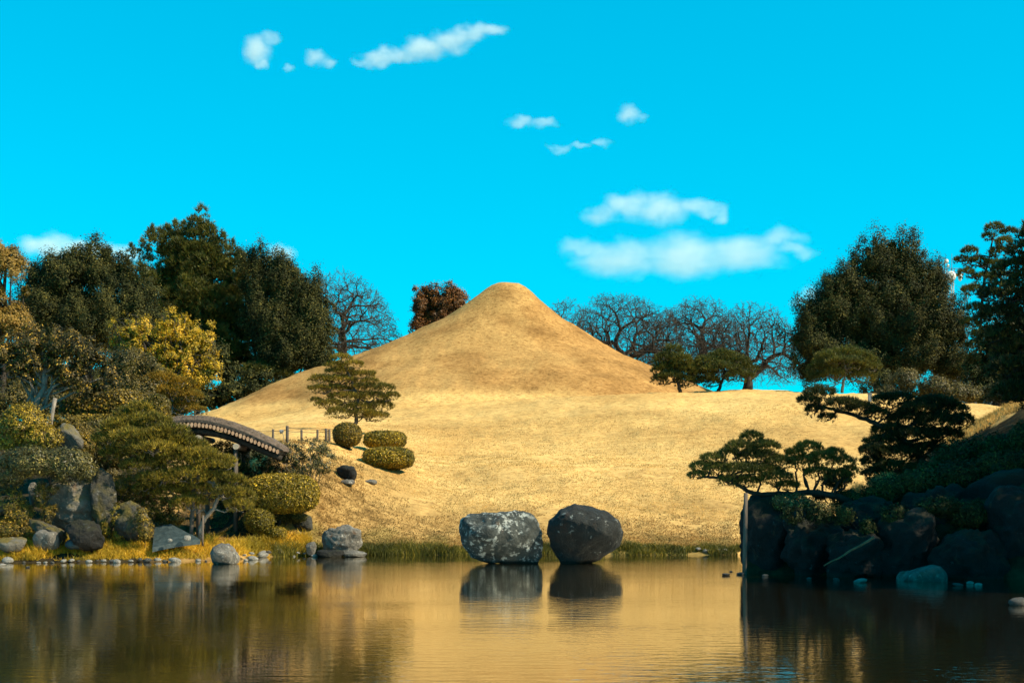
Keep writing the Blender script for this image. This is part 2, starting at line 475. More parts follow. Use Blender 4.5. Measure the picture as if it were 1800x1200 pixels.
GZ = np.where(UU > 1280, np.maximum(GZ, PEN), GZ)
pts = np.stack([XX.ravel(), YY.ravel(), np.zeros(XX.size)], -1)
rough_amt = np.where(YY < 200, 1.0, 0.0)
relief = (0.10 * fbm(pts * 0.35, 3, 3) + 0.05 * fbm(pts * 1.6, 3, 9) + 0.02 * fbm(pts * 5.0, 2, 19)).reshape(XX.shape)
GZ = GZ + relief * rough_amt * np.clip((GZ + 0.1) * 2, 0, 1)
# low earth step (a worn edge in the turf) near the shore on the right of the boulders
def ground(x, y):
    x = np.atleast_1d(np.asarray(x, float)); y = np.atleast_1d(np.asarray(y, float))
    u = x / y * F + 900
    i = np.clip(np.searchsorted(GU, u) - 1, 0, len(GU) - 2)
    j = np.clip(np.searchsorted(GY, y) - 1, 0, len(GY) - 2)
    a = np.clip((u - GU[i]) / (GU[i + 1] - GU[i]), 0, 1); b = np.clip((y - GY[j]) / (GY[j + 1] - GY[j]), 0, 1)
    return (1-a)*(1-b)*GZ[i, j] + a*(1-b)*GZ[i+1, j] + (1-a)*b*GZ[i, j+1] + a*b*GZ[i+1, j+1]
def gz(x, y):
    return float(ground(x, y)[0])
def depth_at(px, py, lo=58.0, hi=125.0):
    """distance at which the turf seen at pixel (px, py) lies"""
    Y = np.arange(lo, hi, 0.1)
    z = ground((px - 900) / F * Y, Y)
    sy = HOR - (z - CZ) * F / Y
    k = np.nonzero(sy <= py)[0]
    return float(Y[k[0]]) if len(k) else hi

nu, ny = len(GU), len(GY)
gv = np.stack([XX.ravel(), YY.ravel(), GZ.ravel()], -1)
ii, jj = np.meshgrid(np.arange(nu - 1), np.arange(ny - 1), indexing='ij')
gq = np.stack([ii * ny + jj, (ii + 1) * ny + jj, (ii + 1) * ny + jj + 1, ii * ny + jj + 1], -1).reshape(-1, 4)

gm, nt, b = new_mat('dry_turf')
at = nt.nodes.new('ShaderNodeAttribute'); at.attribute_name = 'soil'
sep = nt.nodes.new('ShaderNodeSeparateColor'); nt.links.new(at.outputs['Color'], sep.inputs[0])
turf = ramp(nt, noise(nt, 0.16, 6, 0.6, stretch=(.7, 1, 1.6)), [(0.28, (0.4522, 0.2681, 0.0921)), (0.5, (0.5770, 0.3721, 0.1400)), (0.75, (0.6472, 0.4443, 0.1800))])
fine = ramp(nt, noise(nt, 5.5, 8, 0.75, stretch=(.55, 1, 1)), [(0.38, (.50, .42, .34)), (0.47, (.90, .88, .86)), (0.60, (1.08, 1.08, 1.05))])
turf = mix(nt, 1.0, turf, fine, 'MULTIPLY')
tuft_mask = math_n(nt, 'MULTIPLY', ramp(nt, noise(nt, 0.22, 4, 0.6, stretch=(.6, 1, 2.0)), [(0.47, (0, 0, 0)), (0.62, (1, 1, 1))]),
                   ramp(nt, noise(nt, 3.2, 8, 0.8, stretch=(.5, 1, 1.4)), [(0.46, (0, 0, 0)), (0.60, (1, 1, 1))]))
tuft_mask = math_n(nt, 'MULTIPLY', tuft_mask, 0.6)
turf = mix(nt, tuft_mask, turf, (.17, .105, .04))
cone_c = ramp(nt, noise(nt, 0.30, 6, 0.65), [(0.30, (.215, .115, .038)), (0.70, (.44, .25, .088))])
streak = ramp(nt, noise(nt, 2.2, 5, 0.65, stretch=(1.1, 1.1, .22)), [(0.35, (.78, .75, .72)), (0.62, (1.08, 1.08, 1.08))])
cone_c = mix(nt, 1.0, cone_c, fine, 'MULTIPLY')
cone_c = mix(nt, 1.0, cone_c, streak, 'MULTIPLY')
turf = mix(nt, at.outputs['Alpha'], turf, cone_c)
bank = ramp(nt, noise(nt, 2.2, 9, 0.75, stretch=(.6, 1, 1)), [(0.36, (0.0828, 0.0483, 0.0172)), (0.5, (0.2622, 0.1587, 0.0552)), (0.66, (0.414, 0.2691, 0.1035))])
col = mix(nt, sep.outputs[0], turf, bank)
green = ramp(nt, noise(nt, 1.1, 6, 0.7), [(0.4, (0.1104, 0.0966, 0.0276)), (0.65, (0.276, 0.207, 0.069))])
col = mix(nt, sep.outputs[1], col, green)
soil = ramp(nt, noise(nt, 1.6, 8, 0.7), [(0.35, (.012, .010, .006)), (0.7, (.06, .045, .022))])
col = mix(nt, sep.outputs[2], col, soil)  # this mask holds real soil and painted shade
nt.links.new(col, b.inputs['Base Color'])
b.inputs['Roughness'].default_value = 1.0
b.inputs['Specular IOR Level'].default_value = 0.05
bp = nt.nodes.new('ShaderNodeBump'); bp.inputs['Strength'].default_value = 0.75; bp.inputs['Distance'].default_value = 0.10
nt.links.new(noise(nt, 4.0, 9, 0.75), bp.inputs['Height'])
nt.links.new(bp.outputs[0], b.inputs['Normal'])

g_ob = put('ground', None, gm, verts=gv, faces=gq, smooth=True)
tag(g_ob, kind='structure')
n1 = fbm(pts * 0.25, 3, 77).reshape(XX.shape)
n2 = fbm(pts * 0.9, 3, 78).reshape(XX.shape)
sh = shore_y(UU)
bankv = np.clip((sh + 7.5 + 2.0 * n1 - YY) / 3.0, 0, 1) * 0.75
bankv = np.maximum(bankv, np.clip((770 + 50 * n1 - 22 * (YY - 61) - UU) / 50, 0, 1) * np.clip((67.0 - YY) / 1.5, 0, 1) * np.clip((UU - 200) / 50, 0, 1))
bankv = np.maximum(bankv, .8 * np.clip(1 - np.abs(YY - 67 - n1 * 2) / 3.5, 0, 1) * np.clip((UU - 880) / 100, 0, 1) * np.clip(n2 + .55, 0, 1))
bankv = np.where(UU < 1285, bankv, 0)
greenv = np.clip((sh + 2.6 + 1.3 * n2 - YY) / 1.2, 0, 1) * 0.55 * np.clip((1290 - UU) / 5, 0, 1) * np.clip((UU - 440) / 60, 0, 1)
soil_shadev = np.clip((330 + 20 * n2 - UU) / 60, 0, 1) * np.clip((100 - YY) / 8, 0, 1)
soil_shadev = np.maximum(soil_shadev, np.clip((UU - 1285) / 15, 0, 1) * np.clip((back + 1.5 - YY) / 2, 0, 1) * np.clip((1690 + 15 * n2 - UU) / 30 + np.clip((50 - YY) / 3, 0, 1), 0, 1))
soil_shadev = np.where((UU > 1300) & (YY < 54 + n2), 1.0, soil_shadev)  # point's ground coloured dark where the trees' shade falls short
soil_shadev = np.maximum(soil_shadev, np.clip((-GZ + 0.05) / 0.2, 0, 1))
soil_shadev = np.maximum(soil_shadev, np.clip((500 - UU) / 20, 0, 1) * np.clip((UU - 300) / 30, 0, 1) * np.clip((YY - 58.5) / 1.5, 0, 1) * np.clip((np.where(UU < 440, 84, 64.5) - YY) / 2, 0, 1))  # dark soil tone painted in for the shade under the bridge
slope = np.gradient(GZ, axis=1) / np.gradient(YY, axis=1)
for _ in range(8):
    slope[:, 1:-1] = .25 * slope[:, :-2] + .5 * slope[:, 1:-1] + .25 * slope[:, 2:]
bankv = np.maximum(bankv, np.clip((slope - .155) / .12, 0, 1) * np.where(YY > 79, .35, .7) * np.clip(.7 + .8 * n1, 0, 1) * ((YY > 61) & (YY < 101) & (UU > 560) & (UU < 1800)))
conev = np.clip((28.3 + 1.0 * n1 - rr) / 2.2, 0, 1) * np.clip((-dy + 14) / 10, 0, 1) * np.clip(.75 + .6 * n1 + .5 * np.clip(dx / 12, 0, 1), .75, 1)
ca = g_ob.data.color_attributes.new('soil', 'FLOAT_COLOR', 'POINT')
ca.data.foreach_set('color', np.stack([bankv, greenv, soil_shadev, conev], -1).reshape(-1).astype(np.float32))

# ------------------------------------------------------------------ the pond
wm, nt, b = new_mat('pond_water')
b.inputs['Base Color'].default_value = (.016, .013, .006, 1)
b.inputs['Roughness'].default_value = 0.02
b.inputs['IOR'].default_value = 2.3
b.inputs['Specular IOR Level'].default_value = 0.5
b.inputs['Specular Tint'].default_value = (1, 1, 1, 1)
bp = nt.nodes.new('ShaderNodeBump'); bp.inputs['Strength'].default_value = 0.5; bp.inputs['Distance'].default_value = 0.016
calm = ramp(nt, noise(nt, 0.10, 2, 0.5, stretch=(.6, 1.5, 1)), [(0.38, (.25, .25, .25)), (0.62, (1.1, 1.1, 1.1))])
rip = noise(nt, 3.2, 4, 0.55, stretch=(.55, 1.3, 1))
h = math_n(nt, 'MULTIPLY', rip, calm)
nt.links.new(h, bp.inputs['Height'])
nt.links.new(bp.outputs[0], b.inputs['Normal'])
gl = nt.nodes.new('ShaderNodeBsdfGlossy'); gl.inputs['Roughness'].default_value = 0.03; gl.inputs['Color'].default_value = (.95, .90, .79, 1)
nt.links.new(bp.outputs[0], gl.inputs['Normal'])
wx = nt.nodes.new('ShaderNodeMixShader'); wx.inputs[0].default_value = 0.55
nt.links.new(b.outputs[0], wx.inputs[1]); nt.links.new(gl.outputs[0], wx.inputs[2])
nt.links.new(wx.outputs[0], nt.nodes['Material Output'].inputs['Surface'])
wv = np.array([[-160, -30, 0], [160, -30, 0], [160, 66, 0], [-160, 66, 0]], float)
tag(put('pond_water', None, wm, verts=wv, faces=np.array([[0, 1, 2, 3]])), kind='structure')

# ------------------------------------------------------------------ clouds (volumes of real depth, far beyond the hill)
CLOUD_Y = 3600.0
def cloud(label, blobs, dens=0.02, ns=1.0):
    U = CLOUD_Y / F
    c0 = P(np.mean([b_[0] for b_ in blobs]), np.mean([b_[1] for b_ in blobs]), CLOUD_Y)
    g = Geo()
    bm = bmesh.new(); bmesh.ops.create_icosphere(bm, subdivisions=3, radius=1)
    sv = np.array([v.co[:] for v in bm.verts]); sf = np.array([[v.index for v in f.verts] for f in bm.faces]); bm.free()
    m = bpy.data.materials.new('cloud_vapour'); m.use_nodes = True
    nt = m.node_tree; nt.nodes.clear()
    out = nt.nodes.new('ShaderNodeOutputMaterial'); pv = nt.nodes.new('ShaderNodeVolumePrincipled')
    pv.inputs['Color'].default_value = (.97, 1, 1, 1)
    pv.inputs['Anisotropy'].default_value = 0.1
    nt.links.new(pv.outputs[0], out.inputs['Volume'])
    tc = nt.nodes.new('ShaderNodeTexCoord')
    wz = nt.nodes.new('ShaderNodeTexNoise'); wz.inputs['Scale'].default_value = 0.016 * ns; wz.inputs['Detail'].default_value = 5
    nt.links.new(tc.outputs['Object'], wz.inputs['Vector'])
    wsub = nt.nodes.new('ShaderNodeVectorMath'); wsub.operation = 'SUBTRACT'; wsub.inputs[1].default_value = (.5, .5, .5)
    nt.links.new(wz.outputs['Color'], wsub.inputs[0])
    wsc = nt.nodes.new('ShaderNodeVectorMath'); wsc.operation = 'SCALE'; wsc.inputs['Scale'].default_value = 70 / ns
    nt.links.new(wsub.outputs[0], wsc.inputs[0])
    wadd = nt.nodes.new('ShaderNodeVectorMath'); wadd.operation = 'ADD'
    nt.links.new(tc.outputs['Object'], wadd.inputs[0]); nt.links.new(wsc.outputs[0], wadd.inputs[1])
    acc = None
    for (px, py, rx, ry) in blobs:
        c = P(px, py, CLOUD_Y) + np.array([0, rng.uniform(-8, 8), 0])
        r = np.array([rx * U, max(ry, rx * 0.5) * U, ry * U])
        g.add(sv * (r * 1.25 + 8) + c, t=sf)
        l = c - c0
        s1 = nt.nodes.new('ShaderNodeVectorMath'); s1.operation = 'SUBTRACT'; s1.inputs[1].default_value = tuple(l)
        nt.links.new(wadd.outputs[0], s1.inputs[0])
        s2 = nt.nodes.new('ShaderNodeVectorMath'); s2.operation = 'DIVIDE'; s2.inputs[1].default_value = tuple(r)
        nt.links.new(s1.outputs[0], s2.inputs[0])
        s3 = nt.nodes.new('ShaderNodeVectorMath'); s3.operation = 'LENGTH'
        nt.links.new(s2.outputs[0], s3.inputs[0])
        acc = s3.outputs['Value'] if acc is None else math_n(nt, 'MINIMUM', acc, s3.outputs['Value'])
    fall = nt.nodes.new('ShaderNodeMapRange'); fall.interpolation_type = 'SMOOTHSTEP'
    fall.inputs['From Min'].default_value = 1.2; fall.inputs['From Max'].default_value = 0.3
    nt.links.new(acc, fall.inputs['Value'])
    dn = nt.nodes.new('ShaderNodeTexNoise'); dn.inputs['Scale'].default_value = 0.030 * ns; dn.inputs['Detail'].default_value = 5; dn.inputs['Roughness'].default_value = 0.58
    mp = nt.nodes.new('ShaderNodeMapping'); mp.inputs['Scale'].default_value = (.6, .8, 1.5); mp.inputs['Rotation'].default_value = (0, .12, 0)
    nt.links.new(tc.outputs['Object'], mp.inputs[0]); nt.links.new(mp.outputs[0], dn.inputs['Vector'])
    dr = nt.nodes.new('ShaderNodeMapRange'); dr.inputs['From Min'].default_value = 0.40; dr.inputs['From Max'].default_value = 0.60
    nt.links.new(dn.outputs['Fac'], dr.inputs['Value'])
    d = math_n(nt, 'ADD', fall.outputs[0], math_n(nt, 'MULTIPLY', dn.outputs['Fac'], 1.5))
    er = nt.nodes.new('ShaderNodeMapRange'); er.inputs['From Min'].default_value = .92; er.inputs['From Max'].default_value = 1.75
    nt.links.new(d, er.inputs['Value'])
    d = math_n(nt, 'MULTIPLY', er.outputs[0], fall.outputs[0])
    d = math_n(nt, 'MULTIPLY', d, dens * .55)
    nt.links.new(d, pv.inputs['Density'])
    o = put('cloud', g, m, base=c0)
    md = o.modifiers.new('merge', 'REMESH'); md.mode = 'VOXEL'; md.voxel_size = 5.0 / ns
    tag(o, label, 'cloud', 'clouds over the hill')
    return o
CLOUDS = True
if CLOUDS:
    cloud('small white cloud with a wisp at its top, farthest left of the high clouds', [(452, 88, 32, 30), (476, 68, 26, 16), (462, 110, 14, 16)], .030, 1.4)
    cloud('little white cloud puff between the wispy one and the long bright streak', [(556, 103, 28, 17), (580, 112, 18, 9)], .032, 1.6)
    cloud('tiny faint cloud scrap just below the high left clouds', [(507, 119, 13, 9)], .03, 2)
    cloud('long bright streaky cloud high above the hill peak', [(640, 112, 30, 14), (662, 104, 40, 20), (704, 94, 52, 16), (748, 84, 56, 24), (790, 74, 52, 26), (826, 60, 46, 18), (862, 50, 44, 12)], .032, 1.3)
    cloud('short flat cloud bar high to the right of the peak', [(915, 215, 34, 12), (958, 216, 32, 11)], .026, 1.6)
    cloud('small round tufted cloud, to the right of the flat bar', [(1106, 199, 26, 20), (1128, 205, 16, 8)], .026, 1.6)
    cloud('thin ragged cloud strip under the flat bar', [(985, 261, 26, 10), (1020, 256, 26, 6), (1056, 250, 28, 9)], .024, 1.6)
    cloud('plump white cloud with a flat base right of the peak', [(1060, 376, 44, 22), (1105, 362, 52, 29), (1165, 366, 66, 33), (1215, 362, 56, 20), (1246, 366, 40, 18), (1266, 378, 18, 22)], .021, 1.1)
    cloud('largest cloud, wide and flat above the leafless trees', [(1030, 436, 66, 22), (1090, 455, 100, 40), (1200, 450, 110, 50), (1300, 446, 100, 40), (1372, 418, 62, 20), (1400, 440, 48, 14)], .014, 0.9)
    cloud('small cloud touching the left side of the big conical evergreen', [(1432, 518, 36, 20), (1405, 530, 20, 10)], .022, 1.6)
    cloud('pale cloud bank behind the trees at the upper left', [(85, 434, 60, 28), (150, 444, 80, 26), (215, 446, 50, 18)], .026, 1.1)
    cloud('faint cloud behind the top of the tall dark pine', [(494, 446, 36, 22)], .026, 1.6)

# ------------------------------------------------------------------ vegetation builders
def blob_points(blobs, D, n_cl, depth=1.0, keep_back=0.35):
    """cluster centres over the shells of overlapping ellipsoids given as (px, py, rx, ry[, dY])"""
    U = D / F
    B = []
    for b_ in blobs:
        px, py, rx, ry = b_[:4]; dY = b_[4] if len(b_) > 4 else 0
        c = P(px, py, D); c = np.array([c[0], D + dY, c[2]])
        B.append((c, np.array([rx * U, max(rx, ry) * U * 0.8 * depth, ry * U])))
    w = np.array([r[0] * r[2] + r[0] * r[1] for _, r in B]); w = w / w.sum()
    n = int(n_cl * 2.6)
    idx = rng.choice(len(B), n, p=w)
    C = np.array([B[i][0] for i in idx]); R = np.array([B[i][1] for i in idx])
    d = rdir(n); d[:, 1] = np.where((d[:, 1] > 0) & (rng.random(n) > keep_back), -d[:, 1], d[:, 1])
    f = rng.uniform(0.62, 1.04, n)[:, None] ** 0.7
    p = C + d * R * f
    out = nrm(d / R)
    inside = np.zeros(n, bool)
    for c, r in B:
        q = np.linalg.norm((p - c) / r, axis=1)
        inside |= q < 0.55
    p, out = p[~inside], out[~inside]
    nz = fbm(p * (2.2 / max(R.mean(), 0.5)), 3, int(rng.integers(999)))
    ok = nz > -0.45
    p, out = p[ok][:n_cl], out[ok][:n_cl]
    return p, out, B

def foliage(geo, blobs, D, n_cl, per, cl_r, leaf, aspect=0.5, rise=0.4, elong=1.0, jit=0.4, depth=1.0, bough=0.0, needle=0.0):
    """leaf sprays over the shells of boughs, the boughs over the shells of the crown"""
    if bough > 0:
        U = D / F
        vol = sum(b_[2] * b_[3] for b_ in blobs) * U * U
        nb = int(max(14, vol * 4.2 / (bough * bough)))
        bm_ = 1.0 * bough / U
        bc, bo, B = blob_points([(q[0], q[1], max(q[2] - bm_, q[2] * .3), max(q[3] - bm_, q[3] * .3)) for q in blobs], D, nb, depth)
        nb = len(bc)
        br_ = bough * rng.uniform(.5, 1.45, nb)
        bc = bc + nrm(bo + np.array([0, 0, rise * .6])) * (rng.normal(size=(nb, 1)) * bough * .75)
        i = rng.integers(0, nb, n_cl)
        d = rdir(n_cl)
        dn = (d * bo[i]).sum(1)
        d = np.where(((dn < -.2) | (d[:, 2] < -.5))[:, None] & (rng.random(n_cl) < .8)[:, None], -d, d)
        ax = nrm(bo + np.array([0, 0, rise]))[i]
        along = (d * ax).sum(1, keepdims=True)
        taper = 1 - .68 * np.clip(along, 0, 1) ** 1.5       # boughs run out into pointed tips
        p = bc[i] + br_[i][:, None] * ((d - along * ax) * taper + elong * along * ax) * rng.uniform(.75, 1.05, (n_cl, 1)) * np.array([1, 1, .8])
        out = nrm(d + bo[i] * .3)
    else:
        p, out, B = blob_points(blobs, D, n_cl, depth)
    if bough > 0:
        m = n_cl * 2
        bi = rng.choice(len(B), m, p=np.array([r[0] * r[2] for _, r in B]) / sum(r[0] * r[2] for _, r in B))
        q = np.array([B[k][0] for k in bi]) + rdir(m) * np.array([B[k][1] for k in bi]) * rng.uniform(0, .85, (m, 1)) ** .5
        geo.leaves(q, rdir(m), max(leaf, .07) * 2.4, .7, 1.0)
    n = len(p)
    sz = rng.uniform(0.6, 1.35, n)
    ax = nrm(out + np.array([0, 0, rise]))
    if needle > 0:
        geo.needles(p, nrm(out * .6 + np.array([0, 0, .7])), needle * sz, per, leaf)
        return p, B
    off = rng.normal(size=(n, per, 3)) * 0.5
    k = (off @ ax[:, :, None])
    off = off + (max(elong, 1.0) - 1) * k * ax[:, None, :] * .6
    off = off * cl_r * sz[:, None, None]
    q = (p[:, None, :] + off).reshape(-1, 3)
    nn = nrm(off.reshape(-1, 3) / cl_r * .35 + np.repeat(out, per, 0) * .8 + np.array([0, 0, .25]))
    geo.leaves(q, nn, leaf * rng.uniform(0.6, 1.3, len(q)), aspect, jit)
    return p, B

def limb(geo, a, b_, r0, r1, seg=6, wob=0.08, sides=6, sag=0.0):
    a = np.asarray(a, float); b_ = np.asarray(b_, float)
    t = np.linspace(0, 1, seg + 1)[:, None]
    L = np.linalg.norm(b_ - a)
    pts = a + (b_ - a) * t
    w = rng.normal(size=(seg + 1, 3)) * wob * L
    w[0] = 0; w[-1] = 0
    pts = pts + w + np.array([0, 0, 1]) * (sag * L * np.sin(t * math.pi))
    geo.tube(pts, np.linspace(r0, r1, seg + 1), sides)
    return pts

def broad_tree(label, cat, name, D, blobs, mat, trunk_px, ground_py=None, n_cl=900, per=40, cl_r=.55, leaf=.13, aspect=.5, rise=.4, elong=1.0,
               group=None, bark='bark_dark', tr=0.28, limbs=7, depth=1.0, twigs=0, bough=0.0, needle=0.0, jit=.32, spires=()):
    bx = (trunk_px - 900) / F * D
    bz = gz(bx, D) - 0.1 if ground_py is None else zz(ground_py, D)
    base = np.array([bx, D, bz])
    t = thing(name, label, cat, base, group)
    g = Geo()
    p, B = foliage(g, blobs, D, n_cl, per, cl_r, leaf, aspect, rise, elong, depth=depth, bough=bough, needle=needle, jit=jit)
    for sx_, sy_, sh_ in spires:      # leading shoots that give the crown its ragged, pointed outline
        c_ = P(sx_, sy_ + sh_ * .5, D) + np.array([0, rng.uniform(-1.5, 1.0), 0])
        m_ = 70; hh = rng.random(m_)
        wd = sh_ * D / F * .34 * (1 - hh) ** .8 + .06
        q_ = c_ + np.stack([rng.normal(size=m_) * wd * .7, rng.normal(size=m_) * wd * .7, (hh - .5) * sh_ * D / F], -1)
        if needle > 0:
            g.needles(q_, nrm(rng.normal(size=(m_, 3)) * .4 + np.array([0, 0, 1])), needle * .8, per, leaf)
        else:
            g.leaves(np.repeat(q_, 9, 0) + rng.normal(size=(m_ * 9, 3)) * .13, rdir(m_ * 9) + np.array([0, -.3, .5]), leaf, aspect, .5)
    put('crown', g, M[mat], t)
    top = max(c[2] + 0.4 * r[2] for c, r in B)
    cx = np.mean([c[0] for c, r in B])
    tp = Geo()
    fork = base + (np.array([cx, D, top]) - base) * 0.35
    trunk = limb(tp, base, [cx, D, top], tr, tr * 0.25, 8, 0.015, 8)
    put('trunk', tp, M[bark], t, smooth=True)
    lg = Geo()
    for c, r in B:
        k = trunk[rng.integers(2, 6)]
        limb(lg, k, c + rng.normal(size=3) * r * 0.3, tr * 0.4, tr * 0.1, 5, 0.05, 5, 0.06)
    for _ in range(limbs + twigs):
        k = trunk[rng.integers(2, 8)]
        limb(lg, k, p[rng.integers(len(p))], tr * 0.25, tr * 0.05, 5, 0.05, 4, 0.05)
    put('branches', lg, M[bark], t, smooth=True)
    return t

def clipped_bush(label, name, D, box, mat, group=None, n=9000, leaf=.05, power=2.6, depth=None, stem=True, base_py=None, bark='bark_dark'):
    """a sheared bush: box = (x0, x1, y0, y1) in the photograph's pixels at distance D"""
    x0, x1, y0, y1 = box
    U = D / F
    c = P((x0 + x1) / 2, (y0 + y1) / 2, D)
    r = np.array([(x1 - x0) / 2 * U, (depth or (x1 - x0) / 2 * U * 0.9), (y1 - y0) / 2 * U])
    bz = zz(base_py, D) if base_py else gz(c[0], D) - 0.05
    t = thing(name, label, 'bush', (c[0], D, min(bz, c[2] - r[2] * 0.8)), group)
    d = rdir(n)
    e = (np.abs(d) ** power).sum(1, keepdims=True) ** (-1 / power)
    s = d * e
    lump = 1 + 0.035 * fbm(s * 3.0, 3, int(rng.integers(999)))[:, None]
    f = (1 - np.abs(rng.normal(size=(n, 1))) * 0.045)
    p = c + s * r * lump * f
    nn = nrm(np.sign(s) * np.abs(s) ** (power - 1) / r)
    g = Geo()
    g.leaves(p, nn, leaf * rng.uniform(0.7, 1.4, n), 0.55, 0.55)
    m = n // 3
    g.leaves(c + s[:m] * r * rng.uniform(0.6, 0.93, (m, 1)), rdir(m), leaf * 1.8, 0.6, 1.0)
    # a few shoots that escaped the shears
    k = n // 40
    g.leaves(p[:k] + nn[:k] * rng.uniform(0.02, 0.09, (k, 1)), rdir(k), leaf, 0.4, 1.0)
    put('foliage', g, M[mat], t)
    if stem:
        sg = Geo()
        for _ in range(6):
            a = np.array([c[0] + rng.uniform(-.25, .25) * r[0], D + rng.uniform(-.2, .2), t.location.z - 0.05])
            limb(sg, a, c + rng.uniform(-.6, .6, 3) * r, 0.05, 0.02, 5, 0.06, 5)
        put('stem', sg, M[bark], t, smooth=True)
    return t

def pine(label, name, D, trunk, pads, mat='needle_olive', group=None, bark='bark_dark', nl=.14, dens=150, k=9, width=.012, tr=.16, part_pads=True,
         cat='pine tree', twig_r=.03, depth_k=0.8, dY=None, lit=None):
    """a cloud-pruned pine: trunk = screen path [(px, py, dY)], pads = [(px, py, rx, ry[, dY])]"""
    U = D / F
    tp = []
    for q in trunk:
        v = P(q[0], q[1], D); dy = q[2] if len(q) > 2 else 0
        v = np.array([v[0] * (D + dy) / D, D + dy, zz(q[1], D + dy)])
        tp.append(v)
    tp = np.array(tp)
    t = thing(name, label, cat, tp[0], group)
    # smooth trunk line
    tt_ = np.linspace(0, len(tp) - 1, (len(tp) - 1) * 5 + 1)
    fine = np.stack([np.interp(tt_, np.arange(len(tp)), tp[:, c]) for c in range(3)], -1)
    for _ in range(2):
        fine[1:-1] = (fine[:-2] + 2 * fine[1:-1] + fine[2:]) / 4
    fine[1:-1] += rng.normal(size=(len(fine) - 2, 3)) * tr * 0.12
    tg = Geo(); tg.tube(fine, np.linspace(tr, tr * 0.3, len(fine)), 9)
    put('trunk', tg, M[bark], t, smooth=True)
    bg = Geo()
    allg = Geo()
    for pd in pads:
        px, py, rx, ry = pd[:4]
        dy = pd[4] if len(pd) > 4 else rng.uniform(-0.5, 0.5) * rx * U
        Dp = D + dy
        c = np.array([(px - 900) / F * Dp, Dp, zz(py, Dp)])
        r = np.array([rx * U, rx * U * depth_k, ry * U * 1.2])
        # branch to the pad
        j = int(np.argmin(np.linalg.norm((fine - c) * np.array([1, 1, 1.3]), axis=1) + 0.4 * (fine[:, 2] > c[2])))
        bp_ = limb(bg, fine[j], c - np.array([0, 0, r[2] * 0.55]), tr * 0.32, twig_r, 6, 0.07, 6, -0.03)
        for _ in range(5):
            e = c + rdir(1)[0] * r * 0.7 - np.array([0, 0, r[2] * 0.2])
            limb(bg, bp_[rng.integers(3, 7)], e, twig_r * 0.9, twig_r * 0.35, 4, 0.09, 4)
        area = r[0] * r[1] * 3.14 + r[0] * r[2] * 4
        n = max(25, int(area * dens))
        d = rdir(n); d[:, 2] = np.where((d[:, 2] < -0.15) & (rng.random(n) < 0.75), -d[:, 2], d[:, 2])
        lump = 1 + 0.20 * fbm(d * 2.2 + rng.uniform(0, 50), 3, int(rng.integers(999)))[:, None]
        p = c + d * r * lump * rng.uniform(0.55, 1.02, (n, 1)) ** 0.6
        dirs = nrm(nrm(d / r) * 0.55 + np.array([0, 0, 0.75]))
        g = Geo() if part_pads else allg
        g.needles(p, dirs, nl, k, width)
        if part_pads:
            put('foliage_pad', g, M[mat], t)
    if not part_pads:
        put('crown', allg, M[mat], t)
    put('branches', bg, M[bark], t, smooth=True)
    return t

def bare_tree(label, D, box, group, seedv, tips=1500, mat='twig', fork_py=None):
    """a leafless spreading tree: twig tips fill a dome, branches split towards them again and again"""
    R = np.random.default_rng(seedv)
    x0, x1, y0, y1 = box
    U = D / F
    cx = ((x0 + x1) / 2 - 900) * U
    zb, zt = zz(y1, D), zz(y0, D)
    W, Hh = (x1 - x0) * U / 2, zt - zb
    d = nrm(R.normal(size=(tips, 3))); d[:, 2] = np.abs(d[:, 2]) * 1.0 - 0.12
    lump = 1 + 0.10 * fbm(d * 2.5 + seedv, 3, seedv)[:, None]
    f = 1 - np.abs(R.normal(size=(tips, 1))) * 0.22
    mid = zb + Hh * 0.38
    tp = np.array([cx, D, mid]) + d * lump * np.clip(f, .3, 1) * np.array([W, W, Hh * .62])
    base = np.array([cx + R.uniform(-.1, .1) * W, D, zb - .3])
    t = thing('leafless_tree', label, 'tree', base, group)
    tr_ = Geo(); bg = Geo(); wg = Geo()
    rt = .0145
    fork = base + np.array([0, 0, Hh * .22])
    r0 = rt * math.sqrt(tips) * .34
    tr_.tube(np.array([base, base * .5 + fork * .5 + [.1, 0, 0], fork]), [r0 * 1.5, r0 * 1.1, r0], 8)
    put('trunk', tr_, M['bark_dark'], t, smooth=True)
    stack = [(np.arange(tips), fork, np.array([0, 0, 1.0]), 0)]
    while stack:
        idx, p, dr, lev = stack.pop()
        n = len(idx)
        c = tp[idx].mean(0)
        if n == 1:
            e = c
        else:
            fr = .30 if lev < 2 else .38
            e = p + (c - p) * fr
            L = np.linalg.norm(e - p)
            e = e + dr * L * .18 + R.normal(size=3) * L * .06
        L = np.linalg.norm(e - p)
        m1 = p + dr * L * .42 + R.normal(size=3) * L * .05
        m2 = p * .35 + e * .65 + R.normal(size=3) * L * .05 + np.array([0, 0, .03 * L])
        rad = max(rt, rt * n ** .5 * .44); re_ = max(rt * .8, rad * .72)
        geo = bg if n > 8 else wg
        geo.tube(np.array([p, m1 * .6 + (p * .55 + e * .45) * .4, m2, e]), [rad, rad * .9, (rad + re_) / 2, re_], 5 if n > 40 else 3, caps=False)
        if n > 1:
            nd = nrm(e - m2)
            X = tp[idx] - e
            ax = R.normal(size=3) * .4 + np.linalg.svd(X - X.mean(0), full_matrices=False)[2][0] if n > 2 else X[0] - X[-1]
            k = X @ ax
            parts_ = np.array_split(np.argsort(k), 3 if (n > 300 and lev < 2) else 2) if R.random() < .5 or n < 4 else [np.argsort(k)[:int(n * .33)], np.argsort(k)[int(n * .33):]]
            for q in parts_:
                if len(q): stack.append((idx[q], e, nd, lev + 1))
    put('branches', bg, M['bark_dark'], t, smooth=True)
    put('twigs', wg, M[mat], t, smooth=True)
    return t

